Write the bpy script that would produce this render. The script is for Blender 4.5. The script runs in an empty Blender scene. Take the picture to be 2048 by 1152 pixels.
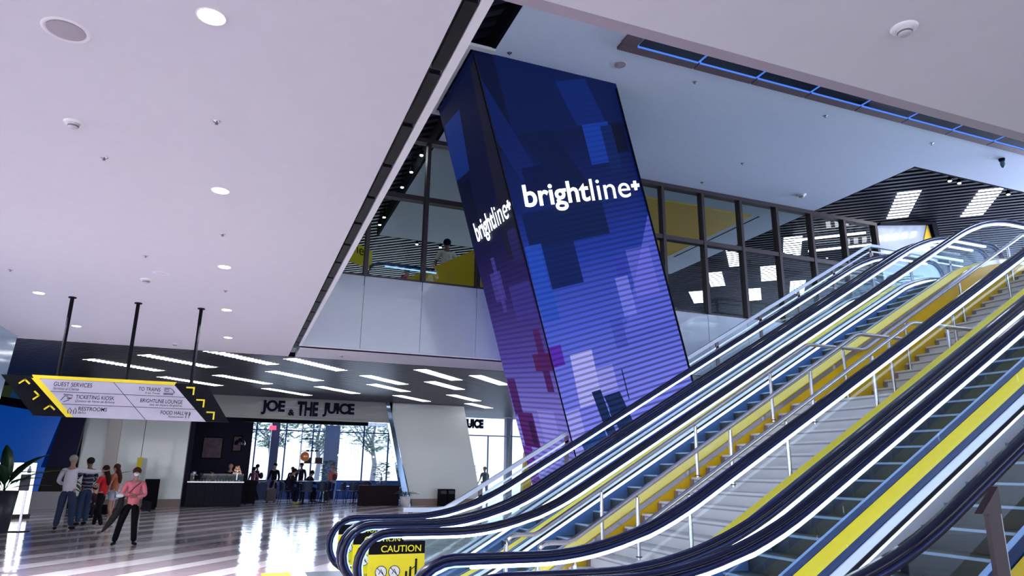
import bpy, math, random
from mathutils import Vector, Matrix
random.seed(7)
S = bpy.context.scene
COL = S.collection
R = math.radians

# ------------------------------------------------------------------ camera
cam_d = bpy.data.cameras.new('camera')
cam = bpy.data.objects.new('camera', cam_d); COL.objects.link(cam)
yaw, pitch, roll, FPX = R(21.257), R(14.895), R(0.788), 1365.06
fw = Vector((math.sin(yaw)*math.cos(pitch), math.cos(yaw)*math.cos(pitch), math.sin(pitch)))
r0 = Vector((math.cos(yaw), -math.sin(yaw), 0)); u0 = r0.cross(fw)
rr = r0*math.cos(roll)+u0*math.sin(roll); uu = -r0*math.sin(roll)+u0*math.cos(roll)
cam.matrix_world = Matrix(((rr.x, uu.x, -fw.x, 0), (rr.y, uu.y, -fw.y, 0), (rr.z, uu.z, -fw.z, 1.6), (0, 0, 0, 1)))
cam_d.sensor_width = 36; cam_d.lens = FPX/2048*36
cam_d.clip_start = .05; cam_d.clip_end = 400
S.camera = cam

# ------------------------------------------------------------------ world, exposure
w = bpy.data.worlds.new('world'); S.world = w; w.use_nodes = True
bg = w.node_tree.nodes['Background']
bg.inputs[0].default_value = (.72, .82, 1, 1); bg.inputs[1].default_value = 1.6
S.view_settings.view_transform = 'Standard'; S.view_settings.look = 'None'
S.view_settings.exposure = 0.44; S.view_settings.gamma = 1; S.view_settings.use_curve_mapping = False
S.cycles.transparent_max_bounces = 40; S.cycles.max_bounces = 5; S.cycles.adaptive_threshold = .09
S.cycles.diffuse_bounces = 2; S.cycles.glossy_bounces = 2; S.cycles.caustics_reflective = False
S.cycles.sample_clamp_indirect = 6

def area(name, loc, rot, sx, sy, power, color):
    l = bpy.data.lights.new(name, 'AREA'); l.shape = 'RECTANGLE'; l.size = sx; l.size_y = sy
    l.energy = power; l.color = color
    o = bpy.data.objects.new(name, l); COL.objects.link(o); o.location = loc; o.rotation_euler = rot
    return o
# added fill lights with no source in view; daylight_shop stands at the shop windows
area('fill_behind', (-2, -9, 2.2), (R(90), 0, 0), 14, 3, 330, (.97, .94, 1))
area('fill_left', (-11, 6, 2.2), (R(90), 0, R(-90)), 12, 3, 300, (.98, .93, 1))
area('fill_upper', (25, 7, 6.3), (R(90), 0, R(90)), 12, 2.6, 2400, (.62, .75, 1))  # blue fill added to brighten the high ceiling
area('fill_upper_back', (8, 31.5, 6.4), (R(90), 0, R(180)), 20, 2.6, 800, (.8, .88, 1))  # fill added to brighten the hall behind the glazing
area('daylight_shop', (3, 37.8, 2.4), (R(90), 0, R(180)), 9, 2.6, 260, (.62, .78, 1))

# ------------------------------------------------------------------ materials
MATS = {}
def nodes(name):
    m = bpy.data.materials.new(name); m.use_nodes = True
    nt = m.node_tree; return m, nt, nt.nodes.get('Principled BSDF')
def mat(name, col, rough=.5, metal=0, noise=0, nscale=8, emit=None, es=1, spec=None, bump=0, coat=0):
    if name in MATS: return MATS[name]
    m, nt, b = nodes(name)
    b.inputs['Base Color'].default_value = (*col, 1); b.inputs['Roughness'].default_value = rough
    b.inputs['Metallic'].default_value = metal
    if spec is not None: b.inputs['Specular IOR Level'].default_value = spec
    if coat: b.inputs['Coat Weight'].default_value = coat; b.inputs['Coat Roughness'].default_value = .05
    tc = nt.nodes.new('ShaderNodeTexCoord'); no = nt.nodes.new('ShaderNodeTexNoise')
    no.inputs['Scale'].default_value = nscale; nt.links.new(tc.outputs['Object'], no.inputs['Vector'])
    k = noise if noise else .03
    mr = nt.nodes.new('ShaderNodeMapRange'); mr.inputs['To Min'].default_value = 1-k; mr.inputs['To Max'].default_value = 1+k
    nt.links.new(no.outputs['Fac'], mr.inputs['Value'])
    mx = nt.nodes.new('ShaderNodeVectorMath'); mx.operation = 'SCALE'; mx.inputs[0].default_value = col
    nt.links.new(mr.outputs[0], mx.inputs['Scale']); nt.links.new(mx.outputs[0], b.inputs['Base Color'])
    if bump:
        bp = nt.nodes.new('ShaderNodeBump'); bp.inputs['Strength'].default_value = bump
        nt.links.new(no.outputs['Fac'], bp.inputs['Height']); nt.links.new(bp.outputs[0], b.inputs['Normal'])
    if emit: b.inputs['Emission Color'].default_value = (*emit, 1); b.inputs['Emission Strength'].default_value = es
    MATS[name] = m; return m
def emis(name, col, s):
    return mat(name, (.8, .8, .8), .5, emit=col, es=s)
def glass(name, tint, refl=.7, base=.03):
    if name in MATS: return MATS[name]
    m, nt, b = nodes(name); nt.nodes.remove(b)
    t = nt.nodes.new('ShaderNodeBsdfTransparent'); t.inputs[0].default_value = (*tint, 1)
    g = nt.nodes.new('ShaderNodeBsdfGlossy'); g.inputs[0].default_value = (1, 1, 1, 1); g.inputs['Roughness'].default_value = .02
    f = nt.nodes.new('ShaderNodeFresnel'); f.inputs[0].default_value = 1.45
    ml = nt.nodes.new('ShaderNodeMath'); ml.operation = 'MULTIPLY'; ml.inputs[1].default_value = refl
    nt.links.new(f.outputs[0], ml.inputs[0])
    ge = nt.nodes.new('ShaderNodeNewGeometry'); iv = nt.nodes.new('ShaderNodeMath'); iv.operation = 'SUBTRACT'; iv.inputs[0].default_value = 1
    nt.links.new(ge.outputs['Backfacing'], iv.inputs[1]); m2 = nt.nodes.new('ShaderNodeMath'); m2.operation = 'MULTIPLY'
    nt.links.new(ml.outputs[0], m2.inputs[0]); nt.links.new(iv.outputs[0], m2.inputs[1]); ml = m2
    mx = nt.nodes.new('ShaderNodeMixShader'); nt.links.new(ml.outputs[0], mx.inputs[0])
    nt.links.new(t.outputs[0], mx.inputs[1]); nt.links.new(g.outputs[0], mx.inputs[2])
    nt.links.new(mx.outputs[0], nt.nodes['Material Output'].inputs[0])
    MATS[name] = m; return m

M_ceil = mat('ceiling_paint', (.70, .675, .735), .6)
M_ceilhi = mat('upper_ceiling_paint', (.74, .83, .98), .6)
M_slat = mat('slat_aluminium', (.10, .105, .14), .38, .3)
M_black = mat('black_void', (.004, .004, .008), .8, spec=.1)
M_bgloss = mat('black_gloss', (.01, .01, .02), .12)
M_trim = mat('white_trim', (.8, .78, .82), .4)
M_bronze = mat('bronze_frame', (.045, .03, .035), .45, .3)
M_brown = mat('brown_frame', (.16, .11, .13), .4, .2)
M_rubber = mat('handrail_rubber', (.002, .003, .028), .22, spec=.35, coat=.12)
M_prof = mat('handrail_profile', (.025, .035, .12), .3, .6)
M_led = emis('led_white', (.68, .83, 1), 6)
M_skl = emis('skirt_led', (.68, .83, 1), 5)
M_ledb = emis('led_blue', (.25, .5, 1), 1.3)
M_deck = mat('brushed_steel', (.74, .80, .92), .35, .25)
M_steel = mat('stainless_steel', (.6, .58, .62), .25, .9)
M_skirt = mat('skirt_steel', (.10, .22, .55), .3, .4)
M_step = mat('escalator_step', (.016, .022, .036), .5, .2, spec=.3)
M_riser = mat('escalator_riser', (.018, .025, .042), .55, .2, spec=.3)
M_stepedge = mat('step_edge', (.16, .24, .38), .4, .3)
M_yel = mat('yellow_cladding', (.93, .55, .005), .35)
M_cap = mat('yellow_cap', (.90, .68, .005), .4)
M_stair = mat('stair_stone', (.78, .76, .80), .45, noise=.05)
M_taupe = mat('stair_skirting', (.30, .22, .20), .5)
M_glass = glass('balustrade_glass', (.955, .985, .99))
M_glassw = glass('window_glass', (.82, .88, .88), .8)
M_glassc = glass('clear_glass', (.93, .97, 1), .6)
M_white = mat('white_panel', (.74, .78, .76), .18, coat=.4)
M_wallp = mat('glass_panel_grey', (.50, .53, .60), .12, coat=.5)
M_darkp = mat('dark_panel', (.005, .006, .014), .45, spec=.15)
M_sign = mat('sign_white', (.42, .395, .49), .4)
M_signy = mat('sign_yellow', (.74, .58, .0), .4, emit=(.85, .68, 0), es=.03)
M_signk = mat('sign_black', (.003, .003, .006), .6, spec=.1)
M_ink = mat('ink', (.008, .008, .02), .6, spec=.1)
M_leaf = mat('leaf', (.012, .05, .018), .35, noise=.4)
M_leafb = mat('leaf_bright', (.03, .16, .05), .4, noise=.4)
M_pot = mat('dark_pot', (.03, .035, .05), .4)
M_soil = mat('soil', (.02, .015, .01), .9, noise=.3)

# ------------------------------------------------------------------ mesh helpers
class MB:
    def __init__(s): s.v = []; s.f = []; s.m = []; s.sm = []
    def add(s, vs, fs, mi=0, smooth=False):
        o = len(s.v); s.v += [tuple(p) for p in vs]
        for f in fs: s.f.append([i+o for i in f]); s.m.append(mi); s.sm.append(smooth)
        return s
    def box(s, a, b, mi=0):
        (x0, y0, z0), (x1, y1, z1) = a, b
        return s.add([(x0,y0,z0),(x1,y0,z0),(x1,y1,z0),(x0,y1,z0),(x0,y0,z1),(x1,y0,z1),(x1,y1,z1),(x0,y1,z1)],
                     [(0,3,2,1),(4,5,6,7),(0,1,5,4),(1,2,6,5),(2,3,7,6),(3,0,4,7)], mi)
    def hexa(s, lo, hi, mi=0):   # two quads of 4 points
        return s.add(list(lo)+list(hi), [(0,3,2,1),(4,5,6,7),(0,1,5,4),(1,2,6,5),(2,3,7,6),(3,0,4,7)], mi)
    def prism(s, poly, d, mi=0):  # poly: list of 3d points, d: extrusion vector
        n = len(poly); P = [Vector(p) for p in poly]; Q = [p+Vector(d) for p in P]
        return s.add(P+Q, [list(range(n))[::-1], list(range(n, 2*n))]+[(i, (i+1) % n, (i+1) % n+n, i+n) for i in range(n)], mi)
    def sweep(s, path, sec, side=None, mi=0, smooth=True, closed=True, scales=None):
        # path of 3d points; sec: list of (side, up)
        P = [Vector(p) for p in path]; n = len(P); k = len(sec); vs = []
        for i, p in enumerate(P):
            t = (P[min(i+1, n-1)]-P[max(i-1, 0)]).normalized()
            if side is not None: sd = Vector(side)
            else:
                ref = Vector((0, 0, 1)) if abs(t.z) < .9 else Vector((1, 0, 0))
                sd = t.cross(ref).normalized()
            up = sd.cross(t).normalized(); sc = scales[i] if scales else 1
            for (a, b) in sec: vs.append(p+sd*a*sc+up*b*sc)
        fs = []
        for i in range(n-1):
            for j in range(k if closed else k-1):
                fs.append((i*k+j, i*k+(j+1) % k, (i+1)*k+(j+1) % k, (i+1)*k+j))
        s.add(vs, fs, mi, smooth)
        if closed: s.add(vs[:k], [list(range(k))], mi); s.add(vs[-k:], [list(range(k))[::-1]], mi)
        return s
    def tube(s, path, r, n=8, mi=0, scales=None):
        return s.sweep(path, [(r*math.cos(2*math.pi*i/n), r*math.sin(2*math.pi*i/n)) for i in range(n)], mi=mi, scales=scales)
    def lathe(s, prof, c=(0, 0, 0), n=20, mi=0, smooth=True):
        vs = []; k = len(prof)
        for i in range(n):
            a = 2*math.pi*i/n
            for (r, z) in prof: vs.append((c[0]+r*math.cos(a), c[1]+r*math.sin(a), c[2]+z))
        fs = []
        for i in range(n):
            for j in range(k-1): fs.append((i*k+j, ((i+1) % n)*k+j, ((i+1) % n)*k+j+1, i*k+j+1))
        return s.add(vs, fs, mi, smooth)
    def sphere(s, c, r, n=12, sx=1, sy=1, sz=1, mi=0):
        prof = [(max(1e-4, r*math.sin(math.pi*j/(n//2+2))), -r*math.cos(math.pi*j/(n//2+2))) for j in range(n//2+3)]
        o = len(s.v); s.lathe(prof, (0, 0, 0), n, mi)
        for i in range(o, len(s.v)):
            x, y, z = s.v[i]; s.v[i] = (c[0]+x*sx, c[1]+y*sy, c[2]+z*sz)
        return s
    def build(s, name, mats, parent=None, loc=None, rot=None):
        me = bpy.data.meshes.new(name); me.from_pydata([tuple(p) for p in s.v], [], s.f)
        if not isinstance(mats, (list, tuple)): mats = [mats]
        for m in mats: me.materials.append(m)
        for p, mi, sm in zip(me.polygons, s.m, s.sm): p.material_index = mi; p.use_smooth = sm
        me.update()
        return link(name, me, parent, loc, rot)
def link(name, me, parent=None, loc=None, rot=None):
    o = bpy.data.objects.new(name, me); COL.objects.link(o)
    if parent: o.parent = parent
    if loc: o.location = loc
    if rot: o.rotation_euler = rot
    return o
def tag(o, label, cat, group=None):
    o['label'] = label; o['category'] = cat
    if group: o['group'] = group
    return o
def thing(name, label, cat, loc=(0, 0, 0), rz=0, group=None):
    o = bpy.data.objects.new(name, None); COL.objects.link(o); o.location = loc; o.rotation_euler = (0, 0, rz)
    return tag(o, label, cat, group)
def struct(o): o['kind'] = 'structure'; return o
def dup(o, loc=None, rz=None, parent=None, label=None, group=None):
    c = o.copy(); COL.objects.link(c)
    if parent: c.parent = parent
    for ch in list(o.children): dup(ch, parent=c)
    if loc is not None: c.location = loc
    if rz is not None: c.rotation_euler = (0, 0, rz)
    if label: c['label'] = label
    if group: c['group'] = group
    return c
def text(name, s, p0, ux, uy, wd, ht, m, parent=None, ext=.004, off=0, shear=0, font_sx=1, align='L'):
    """flat lettering: p0 = lower left corner, ux/uy unit vectors, fitted to wd x ht"""
    cu = bpy.data.curves.new(name, 'FONT'); cu.body = s; cu.size = 1; cu.extrude = 0; cu.offset = off; cu.shear = shear
    t = bpy.data.objects.new(name, cu); COL.objects.link(t)
    dg = bpy.context.evaluated_depsgraph_get(); dg.update()
    me = bpy.data.meshes.new_from_object(t.evaluated_get(dg)); bpy.data.objects.remove(t)
    xs = [v.co.x for v in me.vertices]; ys = [v.co.y for v in me.vertices]
    x0, x1, y0, y1 = min(xs), max(xs), min(ys), max(ys)
    ux = Vector(ux).normalized(); uy = Vector(uy); uy.normalize(); n = ux.cross(uy).normalized()
    sx, sy = wd/(x1-x0), ht/(y1-y0)
    for v in me.vertices:
        v.co = Vector(p0)+ux*((v.co.x-x0)*sx)+uy*((v.co.y-y0)*sy)+n*ext
    me.materials.clear(); me.materials.append(m); me.update()
    return link(name, me, parent)
def blob(name, chains, m, parent, sub=2, extra=None):
    """one continuous skinned body: chains of (x,y,z,rx,ry) joined where points coincide"""
    idx = {}; vs = []; rad = []; es = set()
    for ch in chains:
        last = None
        for p in ch:
            k = (round(p[0], 4), round(p[1], 4), round(p[2], 4))
            if k not in idx:
                idx[k] = len(vs); vs.append(p[:3]); rad.append((p[3], p[4] if len(p) > 4 else p[3]))
            if last is not None and last != idx[k]: es.add((min(last, idx[k]), max(last, idx[k])))
            last = idx[k]
    me = bpy.data.meshes.new(name); me.from_pydata(vs, list(es), [])
    o = link(name, me, parent)
    me.materials.append(m)
    mod = o.modifiers.new('skin', 'SKIN'); mod.use_smooth_shade = True; mod.branch_smoothing = .3
    sv = me.skin_vertices[0].data
    for i, r in enumerate(rad): sv[i].radius = r; sv[i].use_root = (i == 0)
    sb = o.modifiers.new('subsurf', 'SUBSURF'); sb.levels = sub; sb.render_levels = sub
    dg = bpy.context.evaluated_depsgraph_get(); dg.update()
    me2 = bpy.data.meshes.new_from_object(o.evaluated_get(dg))
    o.modifiers.clear(); o.data = me2; bpy.data.meshes.remove(me)
    me2.materials.clear(); me2.materials.append(m)
    for p in me2.polygons: p.use_smooth = True
    return o

ZC, ZF, ZH = 3.6, 4.8, 7.85       # low ceiling, upper floor, high ceiling
YW = 12.05                        # glazed atrium wall
T30 = math.tan(R(30)); BX = 2.875

# ------------------------------------------------------------------ the setting
def floor_material():
    m, nt, b = nodes('terrazzo_stripes'); N = nt.nodes; L = nt.links
    tc = N.new('ShaderNodeTexCoord'); dp = N.new('ShaderNodeVectorMath'); dp.operation = 'DOT_PRODUCT'
    a = R(38); dp.inputs[1].default_value = (-math.cos(a), math.sin(a), 0); L.new(tc.outputs['Object'], dp.inputs[0])
    ad = N.new('ShaderNodeMath'); ad.operation = 'ADD'; ad.inputs[1].default_value = -8.37+3.26*20; L.new(dp.outputs['Value'], ad.inputs[0])
    dv = N.new('ShaderNodeMath'); dv.operation = 'DIVIDE'; dv.inputs[1].default_value = 3.26; L.new(ad.outputs[0], dv.inputs[0])
    fr = N.new('ShaderNodeMath'); fr.operation = 'FRACT'; L.new(dv.outputs[0], fr.inputs[0])
    cr = N.new('ShaderNodeValToRGB'); cr.color_ramp.interpolation = 'CONSTANT'
    Lc, Dc, J = (.93, .89, .95, 1), (.46, .39, .44, 1), (.14, .11, .15, 1)
    stops = [(0, Lc), (.113, J), (.118, Dc), (.291, J), (.296, Lc), (.45, J), (.455, Dc), (.66, J), (.665, Lc), (.806, J), (.811, Dc), (.994, J)]
    e = cr.color_ramp.elements; e[0].position = 0; e[0].color = Lc; e[1].position = .113; e[1].color = J
    for p, c in stops[2:]:
        k = e.new(p); k.color = c
    L.new(fr.outputs[0], cr.inputs[0])
    no = N.new('ShaderNodeTexNoise'); no.inputs['Scale'].default_value = 60; L.new(tc.outputs['Object'], no.inputs['Vector'])
    mr = N.new('ShaderNodeMapRange'); mr.inputs['To Min'].default_value = .92; mr.inputs['To Max'].default_value = 1.08; L.new(no.outputs['Fac'], mr.inputs['Value'])
    sc = N.new('ShaderNodeVectorMath'); sc.operation = 'SCALE'; L.new(cr.outputs[0], sc.inputs[0]); L.new(mr.outputs[0], sc.inputs['Scale'])
    L.new(sc.outputs[0], b.inputs['Base Color']); b.inputs['Roughness'].default_value = .1; b.inputs['Specular IOR Level'].default_value = .65
    n2 = N.new('ShaderNodeTexNoise'); n2.inputs['Scale'].default_value = 2.2; L.new(tc.outputs['Object'], n2.inputs['Vector'])
    bp = N.new('ShaderNodeBump'); bp.inputs['Strength'].default_value = .05; bp.inputs['Distance'].default_value = .15
    L.new(n2.outputs['Fac'], bp.inputs['Height']); L.new(bp.outputs[0], b.inputs['Normal'])
    return m
struct(MB().box((-14, -9, -.2), (26, 41, 0)).build('floor', floor_material()))
struct(MB().box((1.2, 2.2, .001), (2.45, 11.85, .008)).build('floor_landing_plate', mat('landing_plate', (.16, .17, .22), .3, .6)))

# low white ceiling: slabs around the escalator opening
for a, e in (((-12, -9, ZC), (.715, 13.4, ZF-.02)), ((.84, YW+.02, ZC), (26, 13.4, ZF-.02)), ((.715, -9, ZC), (26, 2.36, ZF-.02)), ((13.2, 2.4, ZC), (26, YW, ZF-.02))):
    struct(MB().box(a, e).build('ceiling', M_ceil))
c = MB().box((.715, 2.36, ZC+.02), (.80, 13.0, ZC+.12)); struct(c.build('trim_1', M_bgloss))
c = MB()
for i in range(16): c.box((.73, 2.5+i*.62, ZC+.005), (.79, 2.5+i*.62+.57, ZC+.02))
struct(c.build('trim_2', mat('dark_umber', (.006, .005, .007), .5, spec=.15)))
struct(MB().box((.80, 2.36, ZC-.005), (.845, YW+.02, ZC+.10)).build('trim_3', M_trim))
c = MB().box((.845, 2.36, ZC), (26, 2.43, ZC+.03)).box((.845, 2.43, ZC+.03), (26, 2.455, ZC+.06)); struct(c.build('trim_4', mat('mauve_trim', (.36, .30, .37), .4)))
struct(MB().box((-9.5, 13.405, ZC+.005), (16, 13.47, 4.44)).build('trim_5', M_black))

# slatted metal ceilings
SA = R(132); sdir = Vector((math.sin(SA), math.cos(SA), 0)); sper = Vector((-sdir.y, sdir.x, 0))
def clip(p, d, x0, y0, x1, y1):
    t0, t1 = -1e9, 1e9
    for a, b, lo, hi in ((p.x, d.x, x0, x1), (p.y, d.y, y0, y1)):
        ta, tb = (lo-a)/b, (hi-a)/b
        t0 = max(t0, min(ta, tb)); t1 = min(t1, max(ta, tb))
    return (t0, t1) if t1 > t0+.05 else None
def slats(x0, y0, x1, y1, z, pitch, wd, dp, name, m):
    b = MB(); c0 = min(Vector((x, y, 0)).dot(sper) for x in (x0, x1) for y in (y0, y1)); c1 = max(Vector((x, y, 0)).dot(sper) for x in (x0, x1) for y in (y0, y1))
    k = math.ceil(c0/pitch)
    while k*pitch < c1:
        p = sper*(k*pitch); r = clip(p, sdir, x0, y0, x1, y1)
        if r:
            a = p+sdir*r[0]; e = p+sdir*r[1]; o = sper*(wd/2)
            b.hexa([(q.x, q.y, z) for q in (a-o, e-o, e+o, a+o)], [(q.x, q.y, z+dp) for q in (a-o, e-o, e+o, a+o)])
        k += 1
    return struct(b.build(name, m))
slats(-9.5, 13.47, 16, 38, 4.45, .15, .085, .06, 'ceiling_slats_lower', M_slat)
struct(MB().box((-9.5, 13.47, 4.53), (26, 38.4, ZF)).build('ceiling_deck_lower', M_black))
slats(-6, -1, 26, 32, 8.2, .22, .10, .10, 'ceiling_slats_upper', mat('slat_dark', (.018, .021, .04), .45, .2))
struct(MB().box((-6, -1, 8.36), (26, 32, 8.5)).build('ceiling_deck_upper', M_black))
# high white ceiling panel
c = MB().box((3.06, -1, ZH), (12.6, YW-.09, ZH+.2)).box((12.6, -1, ZH), (26, 9.2, ZH+.2)).box((3.06, YW+.09, ZH), (12.6, 18.1, ZH+.2)).box((3.06, YW-.09, ZH+.04), (12.6, YW+.09, ZH+.2))
struct(c.build('ceiling_upper', M_ceilhi))
c = MB()
for a, e in (((3.0, -1), (3.06, 18.1)), ((12.6, 9.2), (12.66, 18.1)), ((12.6, 9.2), (26, 9.27)), ((3.0, 18.1), (12.66, 18.17))):
    c.box((a[0], a[1], ZH+.01), (e[0], e[1], 8.2))
struct(c.build('trim_6', M_black))
# opening of the capital above the leaning screen column
c = MB()
for a, e in (((2.58, 8.70), (2.69, 10.95)), ((2.69, 8.70), (3.06, 8.80)), ((2.69, 10.87), (3.06, 10.95))): c.box((a[0], a[1], ZH-.03), (e[0], e[1], ZH+.02))
struct(c.build('trim_7', M_trim))
# lamps between the slats
lad = sper.copy()
if lad.y < 0: lad = -lad
def slat_lamp(cx, cy, ln, wd, z, pitch, sw, m, label, group):
    b = MB(); p = Vector((cx, cy, 0)); c0 = p.dot(lad)-ln/2; c1 = c0+ln; k = math.floor(c0/pitch)
    al = p.dot(sdir)
    while k*pitch < c1:
        a, e = k*pitch+sw/2, (k+1)*pitch-sw/2
        if a > c0-.5*pitch and e < c1+.5*pitch:
            q = [lad*a+sdir*(al-wd/2), lad*e+sdir*(al-wd/2), lad*e+sdir*(al+wd/2), lad*a+sdir*(al+wd/2)]
            b.hexa([(v.x, v.y, z+.004) for v in q], [(v.x, v.y, z+.03) for v in q])
        k += 1
    return tag(b.build('ceiling_light', m), label, 'ceiling light', group)
M_lamp = emis('lamp_panel', (.93, .93, 1), 8)
low = [(-3.37, 23.1), (-1.8, 21.5), (-.1, 20.0), (0, 25.2), (1.5, 23.3), (1.9, 20.4), (-1.75, 26.6), (1.63, 28.6), (3.33, 26.9), (4.4, 23.0), (5.0, 25.25), (5.7, 20.9), (6.7, 28.7), (6.7, 23.6), (8.6, 27.4), (10.35, 30.6), (7.6, 21.4), (11.6, 25.2), (10.2, 22.7)]
desc = ['leftmost long lamp above the directory sign', 'lamp just behind the middle sign rod', 'lamp behind the right sign rod, close to the white ceiling edge', 'second row lamp above the left end of the shop fascia', 'lamp above the shop lettering, second row', 'front row lamp above the shop lettering',
        'lamp low over the directory sign, third row', 'rearmost lamp close over the first letters of the shop sign', 'rearmost lamp close over the last letters of the shop sign', 'short front lamp left of the grey leaning pillar', 'lamp over the left edge of the grey leaning pillar', 'front row lamp under the opening corner, right half',
        'rearmost lamp at the top of the grey leaning pillar', 'second row lamp over the grey leaning pillar', 'lamp behind the grey pillar beside the screen column', 'rearmost lamp over the glass shop front by the screen column', 'front row lamp beside the screen column', 'lamp almost touching the screen column, second row', 'lamp almost touching the screen column, front row']
for (x, y), d in zip(low, desc):
    slat_lamp(x, y, 2.5, .42, 4.447, .15, .085, M_lamp, 'linear '+d, 'lamps in the lower slatted ceiling')
for x, y, d in ((15.1, 11.5, 'left one above the escalator tops'), (16.7, 10.6, 'right one above the escalator tops'), (18.3, 9.9, 'at the right picture edge'), (15.2, 19.1, 'behind glazing, beside the second full mullion'), (16.3, 17.7, 'behind glazing, middle of the third full bay'), (14.2, 16.8, 'behind glazing, small one left of a mullion'), (14.9, 15.1, 'behind glazing, tallest one near the bright reflection bars'), (17.8, 20.2, 'behind glazing, low in the third full bay'), (16.2, 21.5, 'behind glazing, lowest and nearest the screen column'), (18.5, 18.7, 'behind glazing, just above the guardrail'), (2.0, 13.2, 'seen through the left glazing near the yellow banner'), (7.5, 21, 'glowing behind the man in the patterned shirt')):
    slat_lamp(x, y, 1.9, .5, 8.197, .22, .10, M_lamp, 'white upper lamp '+d, 'lamps in the upper slatted ceiling')

# glazed atrium wall and the grey glass panels below it
SILL, TR, TOP = 4.95, 6.58, 7.85
mx = [.76+1.068*i for i in range(14)]
c = MB()
for i in range(14):
    x0 = mx[i]+.006; c.box((x0, YW, ZC+.02), (x0+1.056, YW+.06, SILL))
struct(c.build('wall_atrium_panels', M_wallp))
c = MB(); c.box((.76, YW+.065, ZC), (26, YW+.2, SILL-.02)); struct(c.build('wall_atrium', M_darkp))
fr_ = MB()
for i in range(1, 14): fr_.box((mx[i]-.035, YW-.08, SILL), (mx[i]+.035, YW+.09, TOP))
fr_.box((.8, YW-.07, TR-.05), (mx[13], YW+.085, TR+.05)).box((.8, YW-.085, TOP-.09), (mx[13]+.035, YW+.088, TOP-.002)).box((.8, YW-.02, SILL), (mx[13], YW+.08, SILL+.03))
w1 = struct(fr_.build('window_1', M_bronze))
g = MB()
for i in range(13):
    for a, e in ((SILL+.03, TR-.05), (TR+.05, TOP-.09)): g.box((mx[i]+.036, YW, a), (mx[i+1]-.036, YW+.012, e))
g.build('pane', M_glassw, w1)
# upper floor and its far walls
struct(MB().box((-6, 13.4, ZF-.02), (26, 32, ZF+.01)).box((13.2, 2.4, ZF-.02), (26, YW, ZF)).box((-6, YW+.2, ZF-.02), (26, 13.4, ZF+.01)).build('floor_upper', mat('upper_floor', (.3, .28, .32), .2)))
struct(MB().box((-6, 31.8, ZF+.01), (26, 32, 8.36)).build('wall_upper_back', M_darkp))
struct(MB().box((-6.2, -1, ZF+.01), (-6, 32, 8.36)).build('wall_upper_left', M_darkp))
# yellow ceiling field and the slot beside it, seen through the right glazing
struct(MB().box((8.0, 12.8, ZH-.03), (11.4, 16.5, ZH-.001)).build('ceiling_yellow_field', M_yel))
struct(MB().box((11.62, 12.8, ZH-.006), (11.66, 16.5, ZH-.001)).build('trim_8', M_black))
# upper right white wall with black head, dark portal
c = MB().prism([(14.85, 12.1, ZF), (17.3, 12.1, ZF), (16.75, 12.1, 8.15), (14.85, 12.1, 7.86)], (0, .15, 0)); struct(c.build('wall_upper_right', M_wallp))
c = MB().prism([(14.85, 12.0, 7.84), (16.75, 12.0, 8.13), (16.75, 12.0, 8.19), (14.85, 12.0, 7.90)], (0, .3, 0)).prism([(17.3, 12.0, ZF), (17.5, 12.0, ZF), (16.95, 12.0, 8.2), (16.75, 12.0, 8.2)], (0, .3, 0)); struct(c.build('trim_9', M_black))

# recessed clerestory slot in the high ceiling
slot = MB(); X0, Ya, Yb = 4.73, 7.16, 7.92
xs = [4.73]+[6.12+1.13*i for i in range(9)]+[16.3]
for i in range(len(xs)-1):
    a, e = xs[i]+.012, xs[i+1]-.012
    slot.box((a, Yb-.15, ZH-.05), (e, Yb, ZH-.003))
slot.box((X0, Ya, ZH-.05), (X0+.25, Yb-.155, ZH-.003))
w2 = struct(slot.build('window_2', M_brown))
g = MB(); s2 = MB()
for i in range(len(xs)-1):
    a, e = max(xs[i], X0+.26), xs[i+1]
    g.box((a+.03, Ya, ZH-.03), (e-.03, Yb-.18, ZH-.012)); s2.box((a+.02, Yb-.172, ZH-.045), (e-.02, Yb-.154, ZH-.008)); s2.box((e-.018, Ya, ZH-.04), (e+.0, Yb-.175, ZH-.008))
g.build('pane', mat('dark_blue_glass', (.004, .012, .035), .08), w2)
s2.build('window_edge_trim', mat('blue_edge', (.10, .28, .8), .3, emit=(.08, .22, .8), es=.5), w2)

# left glass-panelled wall
c = MB().prism([(-3.52, 8, ZC), (-3.52, 13.15, ZC), (-3.74, 13.15, 0), (-3.74, 8, 0)], (-.15, 0, 0)); struct(c.build('wall_left', mat('pale_blue_glass', (.36, .50, .66), .12, coat=.5)))
struct(MB().box((-9.7, 13.4, 0), (-9.5, 38, 4.45)).build('wall_far_left', M_darkp))

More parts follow.
